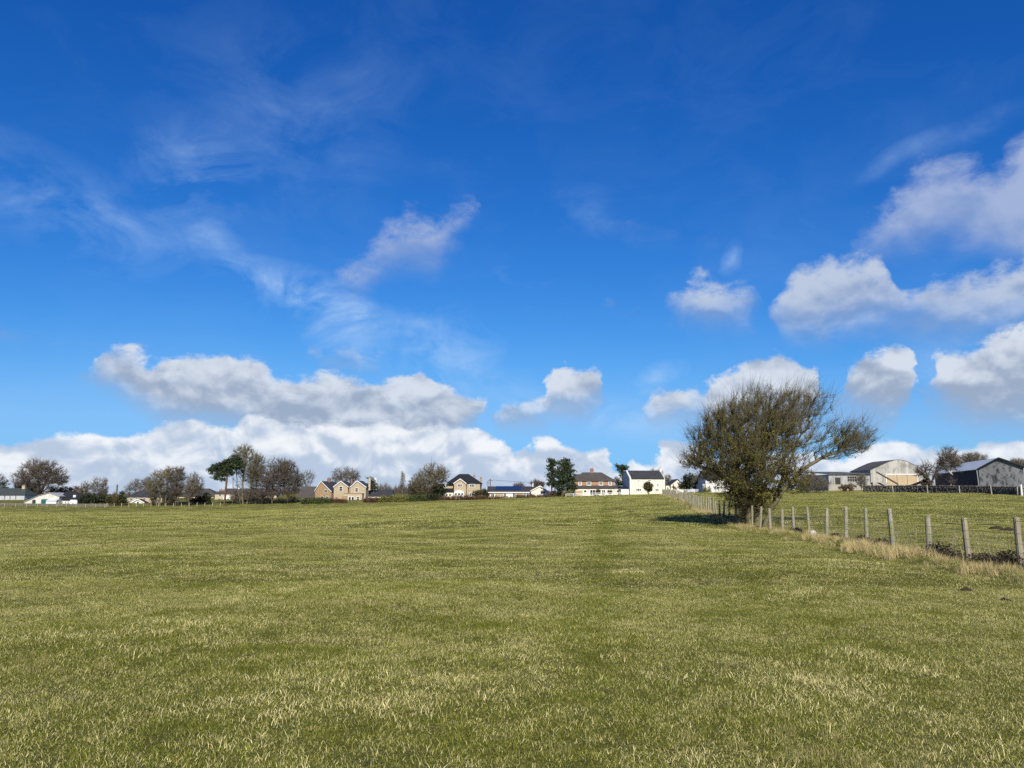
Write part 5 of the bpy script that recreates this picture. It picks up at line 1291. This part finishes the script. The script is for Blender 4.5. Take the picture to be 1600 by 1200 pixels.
# ------------------------------------------------------------------ hedges along the far side of the field
for i, (a, b, yt, yb, Yh, mt, lb) in enumerate((
    (472, 518, 778.8, 786.5, 256, 'leaf_green', 'fresh green hedge in front of the brown stone gable'),
    (519, 541, 780, 786, 256, 'leaf_brown', 'low brown hedge before the left gable of the twin-gabled house'),
    (569, 591, 778, 785, 256, 'leaf_brown', 'brown bushy hedge right of the twin-gabled house'),
    (592, 640, 776, 784.5, 256, 'leaf_lime', 'yellow-green hedge before the low slate bungalow'),
    (641, 668, 774.5, 783, 255, 'leaf_green', 'short green hedge below the domed bare tree'),
    (669, 688, 772.5, 782.5, 255, 'leaf_dark', 'dark hedge corner left of the hip-roofed house'),
    (688, 764, 775.5, 782, 255, 'leaf_brown', 'long russet hedge in front of the hip-roofed house'),
    (765, 800, 777, 780.5, 255, 'leaf_brown', 'thin low brown hedge left of the bungalow garage'),
    (806, 860, 774.5, 779, 255, 'leaf_brown', 'low russet hedge before the bungalow gable'),
    (22, 60, 757, 786, 305, 'leaf_olive', 'tall brown-green hedge under the big oak'),
    (78, 128, 762, 786, 308, 'leaf_brown', 'tall brown thicket hedge behind the black-roofed cottage'))):
    k = max(1, int((b - a) / 9)); ws = (b - a) / k / 2
    rr_ = random.Random(i)
    shrub(lb, [(a + ws*(2*j+1), (yt+yb)/2 + rr_.uniform(-.6, .9), ws*1.12, (yb-yt)/2) for j in range(k)], Yh, yb, 70+i, mt, .2, int((b-a)*(yb-yt)*9), .35, 'hedge', 'hedge', box=True, depth=.9)
# woods on the skyline behind the village
def woodland():
    rng = np.random.default_rng(77); Y = 520
    prof = [(-80,762),(0,764),(120,768),(170,772),(230,768),(340,770),(470,758),(520,765),(590,752),(615,757),(640,754),(700,765),(760,770),(860,768),(900,772),(960,765),(1040,768),(1100,766),(1300,756),(1400,752),(1600,752),(1700,756)]
    xs = np.array([p_[0] for p_ in prof]); ys = np.array([p_[1] for p_ in prof])
    n = 26000; px = rng.uniform(-80, 1700, n); top = np.interp(px, xs, ys) + 2.5*np.sin(px*.31) + 2*np.sin(px*.83+1) + rng.normal(0, 1.2, n)
    yy = Y + rng.uniform(-12, 12, n); x = (px - 800)/1215*yy; zt = EYE + (777 - top)/1228*yy
    zg = G0(x, yy) - .5
    A = np.stack([x, yy, zg + (zt - zg)*rng.uniform(0, .6, n)], -1); B = np.stack([x + rng.normal(0, .8, n), yy + rng.normal(0, .8, n), zg + (zt - zg)*rng.uniform(.6, 1, n)], -1)
    V, F_ = spikes(A, B, np.full(n, .14))
    tag(obj('distant_woodland', np_mesh('distant_woodland', V, F_), M['twig_brown']), 'far brown leafless woodland on the skyline behind the village', 'woodland', kind='stuff')
woodland()
def scrub():
    rng = np.random.default_rng(78); Y = 335
    prof = [(-80,768),(30,770),(120,772),(180,776),(260,770),(345,772),(420,770),(470,772),(570,774),(590,766),(640,763),(690,772),(720,776)]
    xs = np.array([p_[0] for p_ in prof]); ys = np.array([p_[1] for p_ in prof])
    n = 15000; px = rng.uniform(-80, 720, n); top = np.interp(px, xs, ys) + 1.5*np.sin(px*.43) + 1.5*np.sin(px*1.1+1) + rng.normal(0, .8, n)
    yy = Y + rng.uniform(-6, 6, n); x = (px - 800)/1215*yy; zt = EYE + (777 - top)/1228*yy; zg = G0(x, yy) - .3
    A = np.stack([x, yy, zg + (zt - zg)*rng.uniform(0, .7, n)], -1); B = np.stack([x + rng.normal(0, .5, n), yy + rng.normal(0, .5, n), zg + (zt - zg)*rng.uniform(.5, 1, n)], -1)
    V, F_ = spikes(A, B, np.full(n, .10))
    tag(obj('leafless_scrub', np_mesh('leafless_scrub', V, F_), M['twig_brown']), 'band of leafless garden scrub behind the left-hand houses', 'scrub', kind='stuff')
scrub()

# ================================================================== walls, rails, poles
def stone_wall(label, line, hgt, seed, sw=.42, sh=.17, name='dry_stone_wall', thick=.5, mat='wallstone', cope=True):
    """rough stones laid in courses along a line of (x, y) points, upright cope stones on top"""
    rng = np.random.default_rng(seed)
    root = empty(name, (line[0][0], line[0][1], float(G0(*line[0]))), 0, label, 'wall'); tag(root, kind='thing'); o = np.array(root.location)
    Vs, Fs, n = [], [], 0
    box_f = np.array([(0,3,2,1),(4,5,6,7),(0,1,5,4),(1,2,6,5),(2,3,7,6),(3,0,4,7)])
    def stone(c, t_, nrm, l, d, h_):
        nonlocal n
        q = np.array([(sx*l/2, sy*d/2, sz*h_/2) for sz in (-1, 1) for sx, sy in ((-1,-1),(1,-1),(1,1),(-1,1))])
        q *= 1 + rng.uniform(-.14, .10, q.shape)
        v = c + q[:, :1]*t_ + q[:, 1:2]*nrm + q[:, 2:]*np.array([0, 0, 1.0])
        Vs.append(v - o); Fs.append(box_f + n); n += 8
    for (x0, y0), (x1, y1) in zip(line, line[1:]):
        d = np.array([x1-x0, y1-y0, 0.0]); L = np.linalg.norm(d); t_ = d/L; nrm = np.array([-t_[1], t_[0], 0])
        rows = int(hgt / sh)
        for r_ in range(-1, rows):
            s_ = rng.uniform(-.3, 0)
            while s_ < L:
                l = sw * rng.uniform(.6, 1.5); m_ = min(s_ + l/2, L); c = np.array([x0, y0, 0]) + t_*m_; c[2] = float(G0(c[0], c[1])) + (r_+.5)*sh
                stone(c + nrm*rng.normal(0, .03), t_, nrm, l*.96, thick*(1 - .03*r_)*rng.uniform(.9, 1.1), sh*.95); s_ += l
        if cope:
            s_ = 0
            while s_ < L:
                l = rng.uniform(.14, .3); c = np.array([x0, y0, 0]) + t_*(s_ + l/2); hh = rng.uniform(.2, .34); c[2] = float(G0(c[0], c[1])) + rows*sh + hh/2 - .02
                stone(c, t_, nrm, l*.9, thick*.8*rng.uniform(.8, 1.1), hh); s_ += l
    o_ = obj('stones', np_mesh('stones', np.concatenate(Vs), np.concatenate(Fs)), M[mat], root); tag(o_, kind='stuff')
    return root
def XY(px, Y): return ((px - 800) / 1215.0 * Y, Y)
stone_wall('dark dry stone wall with jagged top running below the farm barns', [XY(1352, 128), XY(1400, 124), XY(1450, 118), XY(1500, 112), XY(1550, 106), XY(1598, 100)], .80, 1, .45, .2)
stone_wall('low grey stone wall along the left edge of the field', [XY(-60, 262), XY(60, 260), XY(170, 259)], .85, 2, .8, .28, 'low_stone_wall', .5, 'fieldstone', False)
def rail_fence(label, pts, hgt, nrail, mat, seed, name='rail_fence', gap=2.6, pw=.11, wires=0):
    q = random.Random(seed); (xa, ya) = pts[0]
    root = empty(name, (xa, ya, float(G0(xa, ya))), 0, label, 'fence'); o = Vector(root.location)
    P_ = []
    for (x0, y0), (x1, y1) in zip(pts, pts[1:]):
        L = math.hypot(x1-x0, y1-y0); k = max(1, round(L / gap))
        for i in range(k + 1):
            if P_ and i == 0: continue
            x = x0 + (x1-x0)*i/k; y = y0 + (y1-y0)*i/k; P_.append(Vector((x, y, float(G0(x, y)))) - o)
    pmsh = MB().box(-pw/2, pw/2, -pw/2, pw/2, -.5, hgt).mesh('post'); pmsh.materials.append(M[mat])
    for p_ in P_:
        a = obj('post', pmsh, None, root); a.location = p_; a.rotation_euler = (q.uniform(-.04, .04), q.uniform(-.05, .05), q.uniform(-.2, .2)); a.scale = (1, 1, q.uniform(.93, 1.06))
    for r_ in range(nrail):
        z = hgt * (.92 - r_ * .8 / max(1, nrail))
        for a, b in zip(P_, P_[1:]):
            m = MB(); d = Vector((0, -pw/2 - .03, z))
            m.slab(a + d + Vector((0,0,-.05)), b + d + Vector((0,0,-.05)), b + d + Vector((0,0,.06)), a + d + Vector((0,0,.06)), .035)
            m.build('rail', M[mat], root)
    for r_ in range(wires):
        m = MB().tube([p_ + Vector((0, -pw/2, hgt * (.95 - .22*r_))) for p_ in P_], .004, 3, False); m.build('wire', M['wire'], root)
    return root
rail_fence('white rail fence in front of the brick house', [XY(884, 250), XY(981, 250)], 1.05, 2, 'paint', 1)
rail_fence('white rail fence before the gabled cottage and evergreen bush', [XY(1042, 228), XY(1100, 226)], 1.15, 3, 'paint', 2)
rail_fence('pale post fence under the brown bare trees on the left', [XY(168, 257), XY(260, 256), XY(345, 256)], 1.15, 0, 'wood_grey', 3, 'post_fence', 2.4, .16, 3)
rail_fence('thin leaning post fence in front of the stone wall', [XY(1396, 122), XY(1450, 116.4), XY(1500, 110.4), XY(1550, 104.4), XY(1590, 99.4)], 1.12, 0, 'wood_grey', 4, 'post_fence', 4.6, .12, 2)
rail_fence('grey post fence along the field edge below the left barn', [XY(-60, 255), XY(60, 254.5), XY(165, 254)], 1.1, 0, 'wood_grey', 6, 'post_fence', 3.4, .14, 3)
gt = empty('field_gate', (*XY(1597, 98.5), float(G0(*XY(1597, 98.5)))), 0, 'white gate post and rails where the stone wall ends', 'gate')
MB().tube([(0, 0, -.5), (0, 0, 1.35)], [.12, .11], 8).build('post', M['paint'], gt)
for z in (.3, .65, 1.0): MB().tube([(.1, 0, z), (3.4, -1.0, z)], .035, 6).build('rail', M['metal'], gt)
def pole(label, px, pyt, pyb, Y, arm, r=.14):
    root = empty('utility_pole', W(px, pyb, Y), 0, label, 'pole'); h_ = W(px, pyt, Y).z - root.location.z
    MB().tube([(0, 0, -.5), (0, 0, h_)], [r*1.2, r], 8).build('pole', M['pole'], root)
    if arm:
        MB().box(-1.0, 1.0, -.09, .09, h_ - .75, h_ - .6).build('crossarm', M['pole'], root)
        for x in (-.85, 0, .85): MB().tube([(x, 0, h_ - .6), (x, 0, h_ - .38)], [.06, .05], 6).build('insulator', M['paint'], root)
    return root, h_
pole('dark thick pole with box standing alone left of the beige house', 181, 757, 789, 280, False, .26)
p1, h1 = pole('wooden utility pole with crossarm left of the solar bungalow', 766, 748, 779, 275, True)
p2, h2 = pole('thinner distant utility pole just left of the crossarm pole', 762.3, 752, 779, 330, True, .12)
ca = Vector(p1.location)
wr = empty('overhead_cable', ca + Vector((0, 0, h1 - .38)), 0, 'pair of overhead cables running right from the crossarm pole', 'cable')
for dx_ in (-.85, .85):
    m = MB().tube([(dx_ + 62*s_, 2*s_, -4*1.3*s_*(1-s_)) for s_ in [i/12 for i in range(13)]], .022, 4, False); m.build('wire', M['dark'], wr)

# ================================================================== small things at the fence foot and in the fields
def mound(label, px, pyb, Y, rx, hz, seed, name='molehill', group=None, mat='soil'):
    q = np.random.default_rng(seed); x, y = XY(px, Y)
    root_z = float(G(x, y)); m = MB(); n = 14; rings = 5
    for i in range(rings):
        f_ = i / rings
        for k in range(n):
            a = 2*math.pi*k/n; rr_ = rx * (1 - f_) ** .8 * (1 + q.uniform(-.16, .16))
            m.v.append((rr_*math.cos(a), rr_*math.sin(a)*.8, hz * (1 - (1 - f_)**2) * (1 + q.uniform(-.2, .2)) - .03))
    m.v.append((0, 0, hz))
    for i in range(rings-1):
        for k in range(n): m.f.append((i*n+k, i*n+(k+1)%n, (i+1)*n+(k+1)%n, (i+1)*n+k))
    for k in range(n): m.f.append(((rings-1)*n+k, (rings-1)*n+(k+1)%n, rings*n))
    o_ = m.build(name, M[mat], None); o_.location = (x, y, root_z)
    return tag(o_, label, 'molehill', group)
mound('larger dark soil molehill in the far field between the last two posts', 1553, 0, 33, .36, .16, 1, group='molehills')
mound('small round molehill right of the larger one beyond the fence', 1571, 0, 31.5, .35, .14, 2, group='molehills')
mound('flat dark earth patch beyond the second post from the right', 1480, 0, 39, .7, .08, 3, group='molehills')
mound('long low scuffed earth beyond the nearest fence bay', 1545, 0, 38, .8, .07, 4, group='molehills')
mound('little dark molehill in the grass on the near side of the fence', 1497, 0, 13.1, .17, .07, 5, group='molehills')
mound('faint crumb of dark soil at the right edge of the near grass', 1555, 0, 12.0, .14, .05, 6, group='molehills')
mound('dark molehill in mid field left of the hawthorn shadow', 985, 0, 66, .5, .09, 7, group='molehills')
def bramble(label, px, Y, rx, hz, seed, off=.35):
    rng = np.random.default_rng(seed); x0, y0 = XY(px, Y); x0 = float(fence_x(y0)) + off
    root = empty('bramble', (x0, y0, float(G(x0, y0))), 0, label, 'bramble', 'dark brambles and painted shade in the fence ditch')
    n = 900; c = in_ellipsoid(n, (0, 0, hz*.4), (rx*.5, rx, hz*.6), rng, .5); c[:, 2] = np.abs(c[:, 2])
    V, F_ = leaves(c, .035, rng); obj('foliage', np_mesh('foliage', V, F_), M['leaf_and_shade'], root)
    k = 420; A = in_ellipsoid(k, (0, 0, .02), (rx*.5, rx, .05), rng); d = rng.normal(0, .55, (k, 3)) + np.array([0, 0, .8]); d /= np.linalg.norm(d, axis=1, keepdims=True)
    V, F_ = spikes(A, A + d*(hz*rng.uniform(.5, 1.3, k))[:, None], np.full(k, .005)); obj('stems', np_mesh('stems', V, F_), M['leaf_and_shade'], root)
M['leaf_and_shade'] = foliage('bramble_and_shade', (.030,.020,.015), (.052,.036,.024), .8, .05)  # near-black leaves also paint the shade of the hollow below the fence
for i, (px, Y, rx, hz, lb) in enumerate(((1334, 24.8, .55, .30, 'dark bramble clump between the fifth and sixth posts from the right edge'), (1366, 23.3, .40, .28, 'dark bramble knot just left of the leaning fourth post'),
        (1470, 19.4, .75, .42, 'tall dark bramble between the second and third posts from the right'), (1535, 17.2, .75, .30, 'long dark bramble between the last two posts'), (1580, 16.2, .5, .42, 'bushy brown bramble at the right-edge post'),
        (1303, 27.6, .3, .25, 'small dark bramble tuft left of the sixth post from the right edge'), (1252, 32.6, .4, .25, 'dark bramble and painted ditch shade under the fence right of the hawthorn'), (1135, 50, 1.6, .35, 'dark bramble under the shaded posts left of the hawthorn'))):
    bramble(lb, px, Y, rx, hz * 1.25, 300+i, -.12)
ORD = ['first', 'second', 'third', 'fourth', 'fifth', 'sixth', 'seventh', 'eighth', 'ninth']
POSTPX = [1590, 1506, 1441, 1392, 1347, 1313, 1281, 1258, 1236]
stalk_labels = set()
def stalk(px, Y, h_, seed, off=0.0):
    j = min(range(9), key=lambda i: abs(POSTPX[i] - px)); side = 'right' if px > POSTPX[j] else 'left'
    lb = '%s pale dead weed stalk just %s of the %s fence post from the right edge' % ('tall' if h_ > .9 else 'short' if h_ < .72 else 'middling', side, ORD[j])
    if lb in stalk_labels: return
    stalk_labels.add(lb)
    rng = np.random.default_rng(seed); x0, y0 = XY(px, Y)
    root = empty('weed_stalk', (x0, y0, float(G(x0, y0)) - .02), rng.uniform(0, 6), lb, 'weed', 'dead weed stalks')
    lean = rng.normal(0, .16, 2); pts = [(lean[0]*h_*s_*s_, lean[1]*h_*s_*s_, h_*s_) for s_ in (0, .35, .7, 1)]
    m = MB().tube(pts, [.006, .005, .004, .002], 4)
    for k in range(rng.integers(3, 8)):
        s_ = rng.uniform(.4, .95); a = rng.uniform(0, 6.28); b = Vector((lean[0]*h_*s_*s_, lean[1]*h_*s_*s_, h_*s_)); L = rng.uniform(.06, .2)
        m.tube([b, b + Vector((math.cos(a)*L*.6, math.sin(a)*L*.6, L))], [.003, .0015], 3)
    m.build('stem', MAT_STRAW_PALE, root)
MAT_STRAW_PALE = mottled('pale_dead_stem', (.50,.43,.26), (.36,.30,.17), 8, .8, world=True)
for i, (px, Y, h_) in enumerate(((1402, 22.0, 1.0), (1408, 21.6, .95), (1413, 21.9, 1.2), (1425, 21.0, .8), (1398, 21.8, .7), (1474, 19.8, .9), (1487, 19.0, 1.0), (1528, 17.9, .85), (1543, 17.6, .7), (1549, 17.4, .6),
        (1573, 16.8, .75), (1478, 18.4, .8), (1292, 28.5, .8), (1300, 28.2, .7), (1246, 33, .7), (1325, 25.8, .7), (1268, 30, .8), (1498, 16.9, .7), (1566, 16.5, .6), (1459, 20.3, .6))):
    stalk(px, Y, h_, 400+i)
m = MB(); rr_ = random.Random(4)
vv = []
import bmesh
bm = bmesh.new(); bmesh.ops.create_icosphere(bm, subdivisions=2, radius=1)
for v in bm.verts:
    k_ = 1 + rr_.uniform(-.16, .16); v.co = Vector((v.co.x*.13*k_, v.co.y*.11*k_, v.co.z*.16*k_))
me = bpy.data.meshes.new('pale_rock'); bm.to_mesh(me); bm.free()
o_ = obj('pale_rock', me, M['rubble']); x_, y_ = XY(1267, 29.4); o_.location = (x_, y_, float(G(x_, y_)) + .08)
tag(o_, 'small whitish rock lying among dead grass at the fence foot', 'rock')
